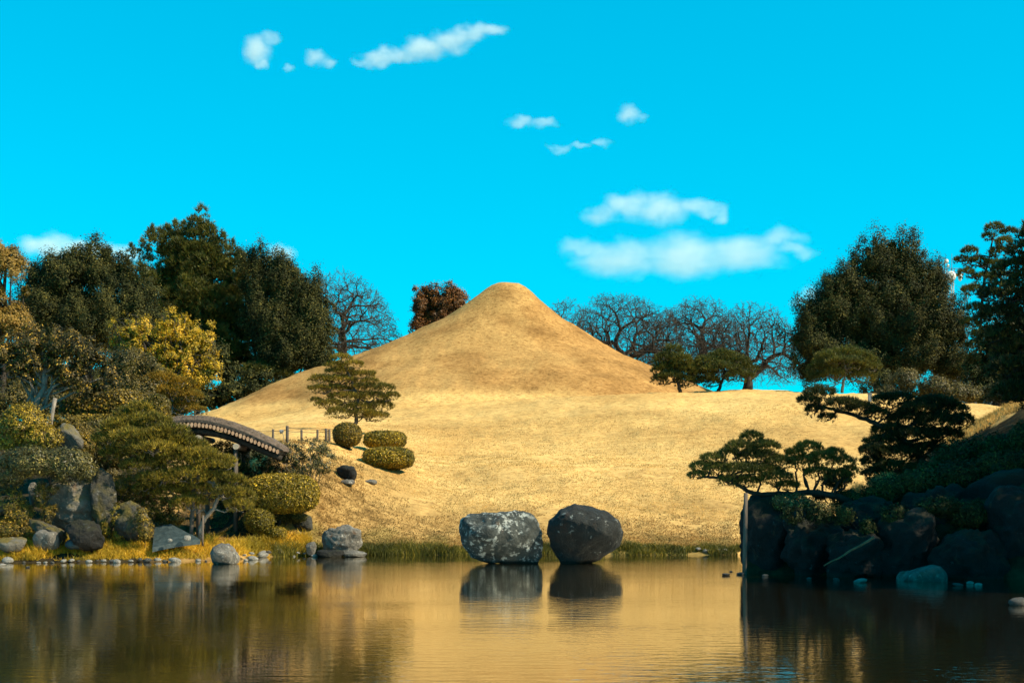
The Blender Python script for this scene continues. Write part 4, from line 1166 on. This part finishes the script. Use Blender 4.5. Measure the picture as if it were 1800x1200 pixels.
broad_tree('dark leafy base under the long clipped bush', 'shrub', 'shrub', 60.6, [(480, 905, 34, 18), (520, 905, 20, 12)], 'leaf_dark', 485, 938, 320, 24, .1, .04, tr=.03, limbs=4)  # dark leaves below the clipped crown

# shrub with pale stems at the bridge end
t = thing('stemmy_shrub', 'dark leafy shrub with pale upright stems at the right end of the bridge', 'shrub', P(545, 850, 62.5))
g = Geo(); sg = Geo()
for k in range(26):
    bx = rng.uniform(505, 565); a = P(bx, 848 + rng.uniform(-4, 8), 62.5 + rng.uniform(-.4, .4))
    e = P(bx + (bx - 540) * 0.9 + rng.normal() * 10, rng.uniform(778, 830), 62.5 + rng.uniform(-.8, .8))
    limb(sg, a, e, .022, .010, 6, .05, 5, .04)
foliage(g, [(515, 800, 30, 24), (545, 790, 34, 22), (570, 808, 22, 26), (520, 835, 28, 18), (496, 795, 22, 18), (488, 818, 20, 18), (560, 785, 20, 14), (545, 820, 34, 20)], 62.5, 420, 22, .11, .05, .35)
put('foliage', g, M['leaf_glossy'], t); put('stem', sg, M['bark_pale'], t, smooth=True)

clipped_bush('dark ball-shaped topiary at the foot of the lawn pine', 'topiary_ball', depth_at(612, 790), (585, 636, 742, 786), 'leaf_hedge', 'topiary on the lawn edge', 7000, .045, 2.2)
clipped_bush('upper flat-topped clipped bush of the two beside the ball topiary', 'clipped_bush', depth_at(676, 800), (640, 714, 757, 788), 'leaf_clipped', 'topiary on the lawn edge', 9000, .045, 3.2)
clipped_bush('lower bowl-shaped clipped bush in front of the flat-topped one', 'clipped_bush', depth_at(682, 824), (637, 728, 785, 825), 'leaf_clipped', 'topiary on the lawn edge', 11000, .045, 2.8)

# pine on the lawn
pine('windswept cloud-pruned pine standing alone on the left lawn', 'cloud_pine', depth_at(624, 760),
     [(624, 752), (627, 735), (622, 718), (632, 700), (622, 682), (616, 662), (606, 645), (600, 632)],
     [(600, 631, 22, 7), (622, 642, 20, 6), (588, 645, 20, 7), (600, 655, 30, 8), (565, 668, 22, 7), (560, 685, 20, 7), (640, 660, 24, 7), (650, 672, 18, 6), (600, 670, 32, 8), (555, 705, 12, 5), (590, 686, 28, 8),
      (640, 684, 32, 8), (676, 684, 20, 8), (688, 697, 16, 7), (610, 700, 34, 9), (655, 700, 30, 9), (580, 712, 24, 8), (595, 727, 24, 9), (630, 718, 28, 9), (670, 716, 24, 10), (660, 733, 26, 8), (640, 728, 24, 8)],
     'needle_gold_olive', None, 'bark_grey', nl=.19, dens=105, k=9, width=.011, tr=.13, twig_r=.022)

# ridge pines
RP = 'round pines on the ridge'
pine('pointed round pine on the ridge, left of the pair', 'ridge_pine', 103.5, [(1196, 690), (1192, 670), (1186, 650), (1184, 630)],
     [(1184, 620, 18, 12), (1170, 634, 22, 13), (1198, 636, 22, 13), (1166, 652, 22, 12), (1188, 650, 30, 14), (1208, 655, 20, 12), (1160, 668, 16, 9), (1205, 672, 20, 10), (1180, 664, 22, 10)], 'needle_olive', RP, nl=.24, dens=75, k=10, width=.018, tr=.14, part_pads=False)
pine('flat wide pine on the ridge, right of the pair', 'ridge_pine', 104, [(1262, 690), (1268, 672), (1275, 655), (1270, 638)],
     [(1268, 628, 26, 11), (1245, 640, 28, 13), (1292, 638, 28, 12), (1310, 650, 22, 11), (1235, 658, 24, 13), (1268, 652, 34, 13), (1300, 663, 26, 9), (1245, 672, 24, 9), (1225, 648, 14, 9)], 'needle_olive', RP, nl=.24, dens=75, k=10, width=.018, tr=.14, part_pads=False)
pine('dome-shaped pine on the ridge in front of the conical evergreen', 'ridge_pine', 103, [(1480, 690), (1483, 668), (1488, 652), (1484, 635)],
     [(1485, 624, 34, 12), (1455, 632, 26, 12), (1515, 632, 26, 12), (1440, 650, 24, 13), (1530, 648, 20, 12), (1435, 668, 18, 11), (1485, 640, 40, 11), (1515, 664, 26, 10), (1462, 660, 24, 10)], 'needle_olive', RP, 'bark_pale', nl=.24, dens=75, k=10, width=.018, tr=.12, part_pads=False)
broad_tree('light olive shrub behind the ridge, left of the next one', 'shrub', 'ridge_shrub', 108, [(1590, 668, 26, 20), (1560, 690, 22, 14), (1610, 688, 30, 16)], 'leaf_olive', 1590, 715, 420, 30, .25, .07, tr=.08)
broad_tree('larger light olive shrub behind the ridge towards the right pines', 'shrub', 'ridge_shrub', 107, [(1640, 680, 30, 18), (1672, 690, 34, 18), (1700, 692, 26, 14)], 'leaf_olive', 1660, 720, 480, 30, .25, .07, tr=.08)
broad_tree('dark shrub between the dome pine and the olive shrubs', 'shrub', 'ridge_shrub', 110, [(1552, 672, 22, 24), (1530, 684, 20, 16)], 'leaf_dark', 1550, 720, 260, 30, .25, .07, tr=.08)

# the conical evergreen and its neighbours
broad_tree('huge conical dark evergreen at the right behind the ridge', 'tree', 'evergreen_tree', 120,
           [(1568, 432, 22, 22), (1525, 440, 16, 20), (1545, 470, 50, 40), (1590, 475, 42, 40), (1500, 510, 50, 36), (1545, 440, 26, 26), (1570, 455, 40, 36), (1460, 540, 46, 34), (1610, 560, 60, 50), (1650, 560, 40, 40), (1580, 525, 70, 50), (1630, 530, 34, 36), (1480, 560, 60, 40), (1550, 580, 80, 50), (1640, 585, 60, 50),
            (1440, 565, 50, 40), (1430, 600, 50, 50), (1475, 525, 50, 44), (1640, 500, 34, 36), (1480, 630, 70, 40), (1580, 640, 80, 40), (1670, 640, 50, 40), (1420, 650, 34, 30), (1690, 590, 20, 34)],
           'leaf_dark', 1565, 790, 19000, 18, .30, .076, rise=1.4, elong=2.0, tr=.45, bough=.75,
           spires=[(1517, 413, 54), (1532, 424, 44), (1553, 420, 44), (1578, 404, 60), (1594, 406, 54), (1610, 425, 36), (1497, 455, 40), (1484, 476, 36), (1470, 490, 34), (1452, 505, 32), (1438, 520, 34), (1425, 530, 40),
                   (1412, 545, 34), (1404, 560, 36), (1398, 590, 40), (1392, 625, 34), (1625, 440, 36), (1636, 460, 34), (1645, 485, 30), (1660, 500, 34), (1675, 520, 34), (1690, 545, 34), (1565, 425, 30), (1505, 440, 30)])
pine('sparse upright pine with open branches left of the edge pine', 'open_pine', 114, [(1722, 760), (1724, 660), (1722, 570), (1728, 500), (1745, 420)],
     [(1748, 402, 16, 7), (1775, 410, 14, 7), (1738, 418, 12, 6), (1765, 428, 16, 8), (1755, 445, 18, 8), (1705, 445, 14, 8), (1690, 460, 14, 7), (1718, 462, 16, 8), (1745, 468, 20, 9), (1698, 482, 14, 8), (1730, 490, 20, 9),
      (1760, 490, 24, 10), (1710, 512, 18, 9), (1745, 520, 26, 10), (1775, 520, 20, 10), (1715, 545, 20, 10), (1750, 555, 26, 12), (1705, 570, 16, 8), (1735, 590, 26, 12), (1765, 600, 26, 12), (1715, 610, 20, 10)],
     'needle_olive', None, nl=.36, dens=40, k=10, width=.024, tr=.2, part_pads=False)
pine('great pine crowding the right picture edge', 'edge_pine', 50, [(1900, 760), (1890, 640), (1880, 540), (1870, 440)],
     [(1850, 415, 60, 26), (1820, 445, 50, 22), (1880, 450, 80, 30), (1785, 478, 44, 18), (1840, 490, 60, 24), (1900, 500, 80, 30), (1770, 520, 46, 20), (1830, 535, 60, 24), (1900, 550, 90, 30), (1760, 560, 44, 20),
      (1810, 580, 60, 24), (1880, 600, 80, 30), (1758, 600, 36, 18), (1800, 622, 60, 24), (1870, 650, 80, 30), (1770, 650, 36, 18), (1820, 670, 60, 22), (1780, 690, 34, 16), (1850, 700, 80, 24), (1960, 520, 80, 40), (1960, 600, 80, 40), (1940, 440, 70, 40)],
     'needle_dark', None, nl=.22, dens=60, k=12, width=.017, tr=.25, part_pads=False, depth_k=1.0)
pine('shaded pine trunked on the slope below the edge pine', 'low_pine', 62, [(1800, 735), (1795, 715), (1790, 700)],
     [(1760, 690, 34, 12), (1790, 680, 34, 14), (1745, 704, 20, 8), (1815, 700, 30, 12)], 'needle_dark', None, nl=.15, dens=110, k=9, width=.012, tr=.08, part_pads=False)
# trees of the right bank whose shade falls on the rocky point
def bank_tree(label, x, y, h, r, n):
    px = x / y * F + 900; U = y / F
    rows_ = [(.30, 1.0), (.45, 1.05), (.62, .95), (.78, .72), (.92, .42)]
    bl = [(px + dx * r / U * .45, HOR - (h * f - CZ) / U, r * w / U * .75, h * .16 / U) for f, w in rows_ for dx in (-1, .9)]
    broad_tree(label, 'tree', 'bank_tree', y, bl, 'leaf_dark', px, HOR + CZ / U, n, 26, .42, .15, group='bank trees', limbs=10, tr=.35, bough=1.0)
bank_tree('tall evergreen on the right bank whose shade falls on the rocky point', 25.8, 41.0, 17.5, 5.4, 3200)
bank_tree('broad evergreen on the right bank just behind the edge pine', 27.0, 45.0, 15.5, 5.2, 2600)
bank_tree('slender evergreen on the right bank between the others', 21.0, 37.2, 13.5, 4.0, 1700)
bank_tree('low evergreen on the right bank close to the water', 24.0, 34.0, 14.0, 4.2, 1700)

broad_tree('dark evergreens filling the ground below the right pines', 'tree', 'evergreen_tree', 112,
           [(1720, 640, 40, 40), (1760, 610, 50, 50), (1790, 660, 50, 60), (1715, 690, 40, 36), (1765, 690, 50, 36), (1830, 600, 60, 70)], 'leaf_dark', 1770, 780, 5000, 18, .3, .08, rise=1.2, elong=1.8, tr=.2, bough=.8)

# ---- pines of the rocky point
pine('low pine reaching left over the water, propped by the tall pole', 'reaching_pine', 45.2,
     [(1545, 905, .6), (1500, 885, .3), (1470, 872), (1430, 864), (1395, 868), (1350, 868), (1320, 866), (1290, 846), (1262, 838), (1238, 838)],
     [(1322, 772, 22, 11), (1300, 788, 26, 11), (1345, 788, 28, 12), (1325, 805, 36, 13), (1280, 800, 20, 10), (1252, 808, 22, 9), (1235, 822, 24, 9), (1262, 826, 26, 10), (1225, 836, 16, 6), (1300, 828, 30, 12), (1340, 830, 34, 13),
      (1370, 815, 28, 12), (1365, 842, 30, 11), (1310, 848, 30, 10), (1280, 846, 20, 8), (1398, 800, 20, 10), (1420, 790, 26, 12), (1412, 815, 28, 12), (1445, 808, 28, 13), (1465, 800, 20, 11), (1484, 815, 20, 12), (1440, 832, 26, 9), (1475, 838, 26, 11),
      (1495, 828, 14, 8), (1385, 855, 22, 8)],
     'needle_olive', None, nl=.13, dens=300, k=9, width=.0085, tr=.13, twig_r=.018)
pine('dark dense pine with one long arm stretching left, high on the rocky point', 'cloud_pine', 51,
     [(1640, 905), (1645, 870), (1640, 835), (1615, 800), (1585, 770), (1555, 752), (1530, 740), (1500, 728), (1470, 722), (1440, 715)],
     [(1440, 694, 30, 12), (1422, 706, 20, 8), (1432, 722, 18, 11), (1480, 712, 30, 11), (1455, 735, 16, 6), (1515, 720, 30, 10), (1540, 728, 24, 9), (1572, 703, 32, 11), (1553, 704, 20, 9),
      (1640, 712, 40, 14), (1612, 722, 36, 14), (1670, 724, 32, 14), (1690, 742, 22, 14), (1600, 740, 44, 16), (1650, 745, 44, 16), (1565, 760, 34, 14), (1555, 780, 36, 14), (1610, 770, 50, 16), (1660, 768, 34, 14),
      (1540, 795, 26, 12), (1580, 800, 44, 14), (1630, 795, 40, 14), (1535, 815, 24, 12), (1570, 825, 40, 13), (1525, 792, 16, 7), (1615, 830, 36, 12), (1540, 835, 26, 10), (1555, 848, 30, 9)],
     'needle_dark', None, nl=.15, dens=260, k=9, width=.010, tr=.15, twig_r=.02)
g = Geo(); g.tube(np.array([P(1308, 1040, 44.2), P(1310, 940, 44.25), P(1311, 866, 44.3)]), [.075, .07, .062], 12)
tag(put('support_pole', g, M['wood_old'], base=P(1308, 1016, 44.2), smooth=True), 'tall wooden pole rising from the water to prop the reaching pine', 'pole')
# undergrowth on the point
broad_tree('dark ivy hanging over the joints of the rocky point', 'plant', 'ivy', 42.9, [(1480, 905, 22, 16), (1575, 905, 26, 18), (1620, 935, 22, 22), (1700, 905, 40, 24), (1525, 930, 14, 20), (1650, 890, 40, 18), (1770, 900, 40, 30), (1730, 960, 24, 26), (1395, 905, 18, 16), (1440, 900, 26, 20), (1600, 960, 20, 30), (1690, 950, 30, 30), (1780, 950, 30, 40), (1500, 960, 12, 20)], 'leaf_dark', 1600, 1000, 2600, 18, .10, .04, tr=.02, limbs=4)
broad_tree('dense dark shrubs crowning the rocks of the point', 'shrub', 'shrub', 45.6, [(1560, 862, 44, 26), (1620, 850, 50, 28), (1690, 838, 54, 30), (1760, 825, 50, 34), (1820, 820, 40, 40), (1740, 870, 60, 24), (1500, 875, 24, 16)], 'leaf_dark', 1680, 960, 1800, 18, .12, .045, tr=.04, limbs=6)
broad_tree('glossy shrub hanging over the rocks below the reaching pine', 'shrub', 'shrub', 44.6, [(1395, 885, 32, 16), (1420, 893, 20, 12), (1375, 880, 18, 10)], 'leaf_glossy', 1400, 915, 230, 24, .09, .04, tr=.03, limbs=3)
broad_tree('dark shrub at the elbow of the reaching pine trunk', 'shrub', 'shrub', 46, [(1470, 845, 28, 14), (1485, 880, 26, 22), (1440, 870, 12, 10)], 'leaf_dark', 1480, 910, 260, 24, .09, .04, tr=.03, limbs=3)
broad_tree('dark shrub on the upper right of the rocky point', 'shrub', 'shrub', 49, [(1690, 800, 50, 26), (1740, 790, 44, 28), (1650, 820, 40, 22), (1720, 830, 60, 26), (1790, 800, 40, 40)], 'leaf_dark', 1700, 880, 700, 26, .13, .05, tr=.05, limbs=5)
broad_tree('glossy dark shrub above the high dark rock of the point', 'shrub', 'shrub', 47, [(1660, 850, 50, 20), (1720, 870, 50, 26), (1600, 862, 46, 20), (1560, 880, 36, 20), (1780, 860, 44, 40)], 'leaf_glossy', 1670, 910, 700, 24, .12, .045, tr=.05, limbs=5)
broad_tree('dark shrub filling the slope at the picture edge of the point', 'shrub', 'shrub', 48, [(1800, 770, 30, 30), (1820, 840, 50, 50), (1780, 900, 50, 40), (1850, 760, 50, 50)], 'leaf_dark', 1810, 940, 600, 26, .14, .05, tr=.05, limbs=5)

# ---- grasses
def scatter(n, px0, px1, y0f, y1f):
    px = rng.uniform(px0, px1, n)
    Y = y0f(px) + rng.random(n) * (y1f(px) - y0f(px))
    X = (px - 900) / F * Y
    return np.stack([X, Y, ground(X, Y) - .02], -1), px
g = Geo()
p, px = scatter(22000, -60, 545, lambda q: shore_y(q) + .08, lambda q: shore_y(q) + np.interp(q, [0, 250, 400, 545], [2.2, 2.0, 2.6, 1.4]))
cl = fbm(p * 1.2, 2, 5)
p = p[cl > -0.55]
g.blades(p, rng.uniform(.22, .52, len(p)) * np.interp(p[:, 1] - shore_y(p[:, 0] / p[:, 1] * F + 900), [-.2, .5], [.35, 1]) * np.clip(1 + .55 * fbm(p * 1.4, 3, 6), .35, 1.6), .013, .75)
tag(put('yellow_grass', g, M['reed_yellow']), 'long yellow grass along the left shore', 'grass', kind='stuff')
g = Geo()
p, px = scatter(20000, 480, 1305, lambda q: shore_y(q) - .1, lambda q: shore_y(q) + .8)
p = p[fbm(p * 1.0, 2, 15) > -0.45]
g.blades(p, rng.uniform(.16, .44, len(p)) * np.clip(1 + .6 * fbm(p * 1.3, 3, 16), .3, 1.6), .013, .3)
tag(put('green_reeds', g, M['reed_green']), 'low green reeds edging the far shore', 'reeds', kind='stuff')
g = Geo()
n = 120000
px = rng.uniform(560, 1420, n); Y = 61 + 34 * rng.random(n) ** 2.2
X = (px - 900) / F * Y
p = np.stack([X, Y, ground(X, Y) - .01], -1)
p = p[fbm(p * .5, 3, 25) > -0.6]
low = p[:, 1] < 66.5 + 2 * fbm(p * .25, 3, 77)
g2 = Geo()
g2.blades(p[low], rng.uniform(.04, .12, int(low.sum())), .014, .7)
tag(put('brown_grass', g2, M['straw_dark']), 'browner tufts of grass on the steep foot of the hill', 'grass', kind='stuff')
p = p[~low]
g.blades(p, rng.uniform(.04, .11, len(p)), .014, .7)
tag(put('dry_grass', g, M['straw']), 'short dry tufts on the lower slope', 'grass', kind='stuff')
g = Geo()
px = rng.uniform(330, 640, 26000); Y = rng.uniform(57, 71, 26000); X = (px - 900) / F * Y
p = np.stack([X, Y, ground(X, Y) - .01], -1)
p = p[(fbm(p * .7, 3, 35) > -0.2) & (p[:, 2] > .1)]
g.blades(p, rng.uniform(.05, .14, len(p)), .015, .6)
tag(put('bank_grass', g, M['straw_dark']), 'sparse brown grass on the left bank', 'grass', kind='stuff')
g = Geo()
px = rng.uniform(1655, 1860, 16000); Y = rng.uniform(54, 66, 16000); X = (px - 900) / F * Y
p = np.stack([X, Y, ground(X, Y) - .01], -1)
g.blades(p, rng.uniform(.10, .30, len(p)), .012, .6)
tag(put('slope_grass', g, M['straw']), 'dry straw grass on the slope of the point', 'grass', kind='stuff')
t = thing('grass_tussock', 'tussock of dry straw grass between the two pines of the point', 'grass', P(1530, 885, 48.5))
g = Geo()
for cx_, cy_, w_ in ((1528, 888, 26), (1545, 868, 22), (1512, 868, 16), (1510, 895, 30), (1560, 850, 24)):
    c = P(cx_, cy_, 48.5)
    q = c + rng.normal(size=(900, 3)) * np.array([w_ * .0075, .3, .10])
    g.blades(q, rng.uniform(.15, .40, 900), .008, .7)
put('blades', g, M['straw'], t)

broad_tree('dark shrubs added to darken the hollow under the bridge', 'shrub', 'shrub', 65.5, [(400, 830, 40, 34), (450, 845, 40, 34), (360, 850, 40, 34), (430, 880, 50, 24), (480, 850, 20, 20)], 'leaf_dark', 420, 925, 900, 22, .13, .05, tr=.04, limbs=5)  # dark mass put in for the shade of the hollow
broad_tree('dark foliage added to deepen the shade beneath the bridge deck', 'shrub', 'shrub', 62.6, [(385, 800, 40, 26), (435, 812, 40, 26), (472, 826, 24, 18), (410, 840, 50, 30)], 'leaf_dark', 425, 900, 700, 22, .12, .045, tr=.04, limbs=5)  # another dark mass, added for the deep shade below the deck
# ---- the arched bridge
BD = 60.5
def deck_y(px):   # underside of the soil layer in the photograph
    return np.interp(px, [200, 250, 297, 320, 345, 370, 400, 430, 460, 492, 520], [768, 754, 745.5, 742.5, 742, 745, 753, 764, 777, 790.5, 801])
xs = np.linspace(215, 498, 59)
arc = np.array([P(x, deck_y(x), BD) for x in xs])
br = thing('arched_bridge', 'arched earth-topped wooden bridge with a row of pale log ends', 'bridge', P(420, 900, BD + .5))
W = 2.3
g = Geo()
thick = np.interp(xs, [215, 300, 420, 470, 505], [.30, .32, .36, .32, .14])
rows = []
for j, (dyy, zz_) in enumerate([(-.04, 0.0), (-.07, .35), (.02, .85), (.25, 1.0), (W / 2, 1.05), (W - .2, 1.0), (W + .06, .5), (W + .04, 0.0)]):
    r_ = arc.copy(); r_[:, 1] += dyy; r_[:, 2] += thick * zz_ + rng.normal(size=len(xs)) * .010
    r_[:, 0] += 0
    rows.append(r_)
rows = np.array(rows); nr, nc = rows.shape[:2]
q = [[a * nc + b_, a * nc + b_ + 1, ((a + 1) % nr) * nc + b_ + 1, ((a + 1) % nr) * nc + b_] for a in range(nr) for b_ in range(nc - 1)]
g.add(rows.reshape(-1, 3), q=q)
g.add(rows[:, 0], t=[[0, k, k + 1] for k in range(1, nr - 1)])
g.add(rows[:, -1], t=[[0, k + 1, k] for k in range(1, nr - 1)])
put('deck_soil', g, M['deck_soil'], br)
# moss and grass fringe on the deck edge
g = Geo()
i = rng.integers(0, len(xs), 900)
q = arc[i] + np.stack([rng.normal(size=900) * .06, rng.uniform(-.06, .3, 900), thick[i] * rng.uniform(.8, 1.0, 900)], -1)
g.blades(q, rng.uniform(.02, .07, 900), .012, .8)
put('deck_grass', g, M['straw_dark'], br)['kind'] = 'stuff'
# logs side by side under the soil, their ends to the viewer
lx = []
x = 220.0
while x < 494:
    lx.append(x); x += 6.55
for k, x in enumerate(lx):
    s = (deck_y(x + 3) - deck_y(x - 3)) / 6
    c = P(x, deck_y(x) + 4.6, BD)
    r_ = .075 * rng.uniform(.9, 1.08)
    g = Geo()
    v = []
    sides = 12
    y0_ = c[1] - .10 + rng.uniform(-.03, .03)
    for yy in (y0_, y0_ + .012, c[1] + W):
        rr2 = r_ * (.94 if yy == y0_ else 1)
        for a in range(sides):
            th_ = 2 * math.pi * a / sides
            v.append([c[0] + rr2 * .92 * math.cos(th_), yy, c[2] + rr2 * 1.4 * math.sin(th_)])
    v = np.array(v)
    q = [[a_ * sides + b_, a_ * sides + (b_ + 1) % sides, (a_ + 1) * sides + (b_ + 1) % sides, (a_ + 1) * sides + b_] for a_ in range(2) for b_ in range(sides)]
    g.add(np.concatenate([v, [[c[0], y0_, c[2]]], [[c[0], c[1] + W, c[2]]]]), t=[[36, (b_ + 1) % sides, b_] for b_ in range(sides)] + [[37, 24 + b_, 24 + (b_ + 1) % sides] for b_ in range(sides)], q=q)
    o = put('log', g, M['wood_old'], br)
    o.data.materials.append(M['log_end'])
    for pi, pl in enumerate(o.data.polygons):
        if len(pl.vertices) == 3 and pi < sides: pl.material_index = 1
for dyy in (.25, W - .25):
    g = Geo(); a = arc[::3].copy(); a[:, 1] += dyy; a[:, 2] -= .36
    g.tube(a, .13, 10)
    put('girder', g, M['bark_dark'], br, smooth=True)
for (x, y_) in ((351, 770), (417, 785)):
    c = P(x, y_, BD)
    g = Geo(); g.tube(np.array([c + [0, -.32, 0], c + [0, 1, 0], c + [0, W + .3, 0]]), .125, 14, caps=False)
    cb = put('crossbeam', g, M['wood_old'], br, smooth=True)
    g = Geo(); g.tube(np.array([c + [0, -.335, 0], c + [0, -.315, 0]]), .128, 14)
    put('beam_end', g, M['wood_pale'], cb)
    for dyy in (.2, W - .3):
        g = Geo(); q = c + np.array([-.10, dyy, -.1]); zb = min(gz(q[0], q[1]), q[2] - 1) - .3
        g.tube(np.array([q, [q[0], q[1], (q[2] + zb) / 2], [q[0], q[1], zb]]), .10, 10)
        put('post', g, M['wood_old'], br, smooth=True)

# ---- rope fence with its posts and small floodlight
fn = thing('rope_fence', 'low rope fence with grey wooden posts beside the bridge end', 'fence', P(530, 775, 68.5))
FP = [(480, 754, 775, 68.5, .06), (505, 748, 778, 66.5, .075), (530, 755, 775, 68.5, .06), (558, 755, 772, 69, .06), (573.5, 753, 775, 67.6, .075), (579, 754, 776, 67.2, .065)]
for (x, yt_, yb, D_, r_) in FP:
    D_ = depth_at(x, yb)
    g = Geo(); tp_, bt_ = P(x, yt_, D_), P(x, yb, D_); bt_[2] = min(bt_[2], gz(bt_[0], D_)) - .15
    g.tube(np.array([bt_, (bt_ + tp_) / 2, tp_ - [0, 0, .03], tp_]), [r_, r_, r_, r_ * .8], 10)
    put('post', g, M['wood_old'], fn, smooth=True)
for a, b_, sg_ in ((P(438, 755, 67.5), P(480, 757.5, 68.5), .02), (P(480, 757, 68.4), P(505, 754, 66.5), .03), (P(505, 751, 66.4), P(573, 755, 67.5), .02), (P(505, 757, 66.4), P(530, 758, 68.4), .02), (P(530, 758, 68.4), P(558, 759, 69), .02), (P(558, 758, 69), P(579, 757, 67.2), .02)):
    g = Geo(); t_ = np.linspace(0, 1, 9)[:, None]
    g.tube(a + (b_ - a) * t_ - np.array([0, 0, 1]) * sg_ * 2 * np.sin(t_ * math.pi), .013, 6)
    put('rope', g, M['rope'], fn, smooth=True)
fl = thing('floodlight', 'small dark floodlight on a thin stand left of the tallest fence post', 'lamp', P(499, 775, 67.2))
g = Geo(); g.tube(np.array([P(500, 776, 67.2), P(497, 761, 67.2)]), .014, 6); put('stand', g, M['metal_grey'], fl)
g = Geo(); c = P(495.5, 758, 67.2); g.tube(np.array([c + [-.09, 0, -.03], c + [-.03, 0, -.01], c + [.06, 0, .03], c + [.08, 0, .04]]), [.10, .10, .06, .03], 12); put('lamp_head', g, M['metal_grey'], fl)
# props under the spreading pine and leaning pole
for lab, pts_, r_ in (('thick prop post under the middle of the big spreading pine', [(336, 940, 56.2), (338, 900, 56.2), (341, 850, 56.2)], .085),
                     ('thin prop post under the lowest limb of the big spreading pine', [(356, 946, 55.4), (357, 905, 55.4)], .045),
                     ('short leaning pale post above the smooth grey rock', [(89, 745, 57.6), (93, 718, 57.7), (97, 700, 57.8)], .085)):
    g = Geo(); q = np.array([P(*c_) for c_ in pts_]); q = np.concatenate([q[:1] - [[0, 0, .3]], q])
    g.tube(q, r_, 10)
    tag(put('prop_post', g, M['bark_pale'] if 'pale' in lab else M['wood_old'], base=q[0], smooth=True), lab, 'post')
g = Geo(); c = P(1529, 699, 92)
g.box(c, (.20, .2, .5)); g.box(c + [0, 0, .28], (.26, .24, .07))
tag(put('stone_marker', g, M['concrete'], base=c), 'small pale stone marker on the lawn between the pine pads', 'marker')

# ---- antenna mast and building far behind on the right
MD = 260
ms = thing('antenna_mast', 'rooftop antenna mast with white dishes right of the conical evergreen', 'antenna', P(1668, 620, MD))
g = Geo()
for dx_ in (-6, 6):
    for dy_ in (0, 1.2):
        a, b_ = P(1670 + dx_, 640, MD), P(1670 + dx_, 474, MD); a[1] += dy_; b_[1] += dy_
        g.tube(np.array([a, b_]), .09, 6)
for k in range(10):
    y_ = 480 + 16 * k
    g.tube(np.array([P(1664, y_, MD), P(1676, y_ + 16, MD)]), .05, 5)
    g.tube(np.array([P(1664, y_, MD), P(1676, y_, MD)]), .05, 5)
put('lattice', g, M['metal_white'], ms)
g = Geo()
for y_ in (472, 478):
    g.tube(np.array([P(1648, y_, MD), P(1690, y_, MD)]), .06, 5)
for x in range(1648, 1692, 6):
    g.tube(np.array([P(x, 472, MD), P(x, 482, MD)]), .05, 5)
g.box(P(1669, 483, MD), (4.4, 2.5, .2))
put('railing', g, M['metal_grey'], ms)
for x, y_, r_, sx in ((1668, 487, 9, 1.0), (1684, 488, 8, .45), (1660, 461, 4, 1.0), (1663, 469, 3, .8)):
    v, f = ICO[3]
    c = P(x, y_, MD); s = r_ * MD / F
    g = Geo(); g.add(v * np.array([s * sx, s * .45, s]) + c + [0, -1.2, 0], t=f)
    put('dish', g, M['metal_white'], ms, smooth=True)
for x, y0_, y1_ in ((1650, 446, 476), (1673, 446, 476), (1661, 452, 476)):
    g = Geo(); g.tube(np.array([P(x, y1_, MD), P(x, y0_, MD)]), [.06, .03], 5)
    put('whip_aerial', g, M['metal_grey'], ms)
bd = thing('office_building', 'pale building glimpsed through the branches of the right pines', 'building', P(1740, 760, 230))
g = Geo(); c = P(1745, 735, 230); g.box(c, (16, 10, 16)); put('wall', g, M['concrete'], bd)
g = Geo(); g.box(c + [0, 0, 8.25], (16.8, 10.8, .5)); put('roof', g, M['metal_grey'], bd)
for i in range(5):
    for j in range(4):
        g = Geo(); g.box(c + [-6 + 3 * i, -5.02, 5.5 - 3.6 * j], (1.9, .12, 1.8)); put('window', g, M['window_glass'], bd)
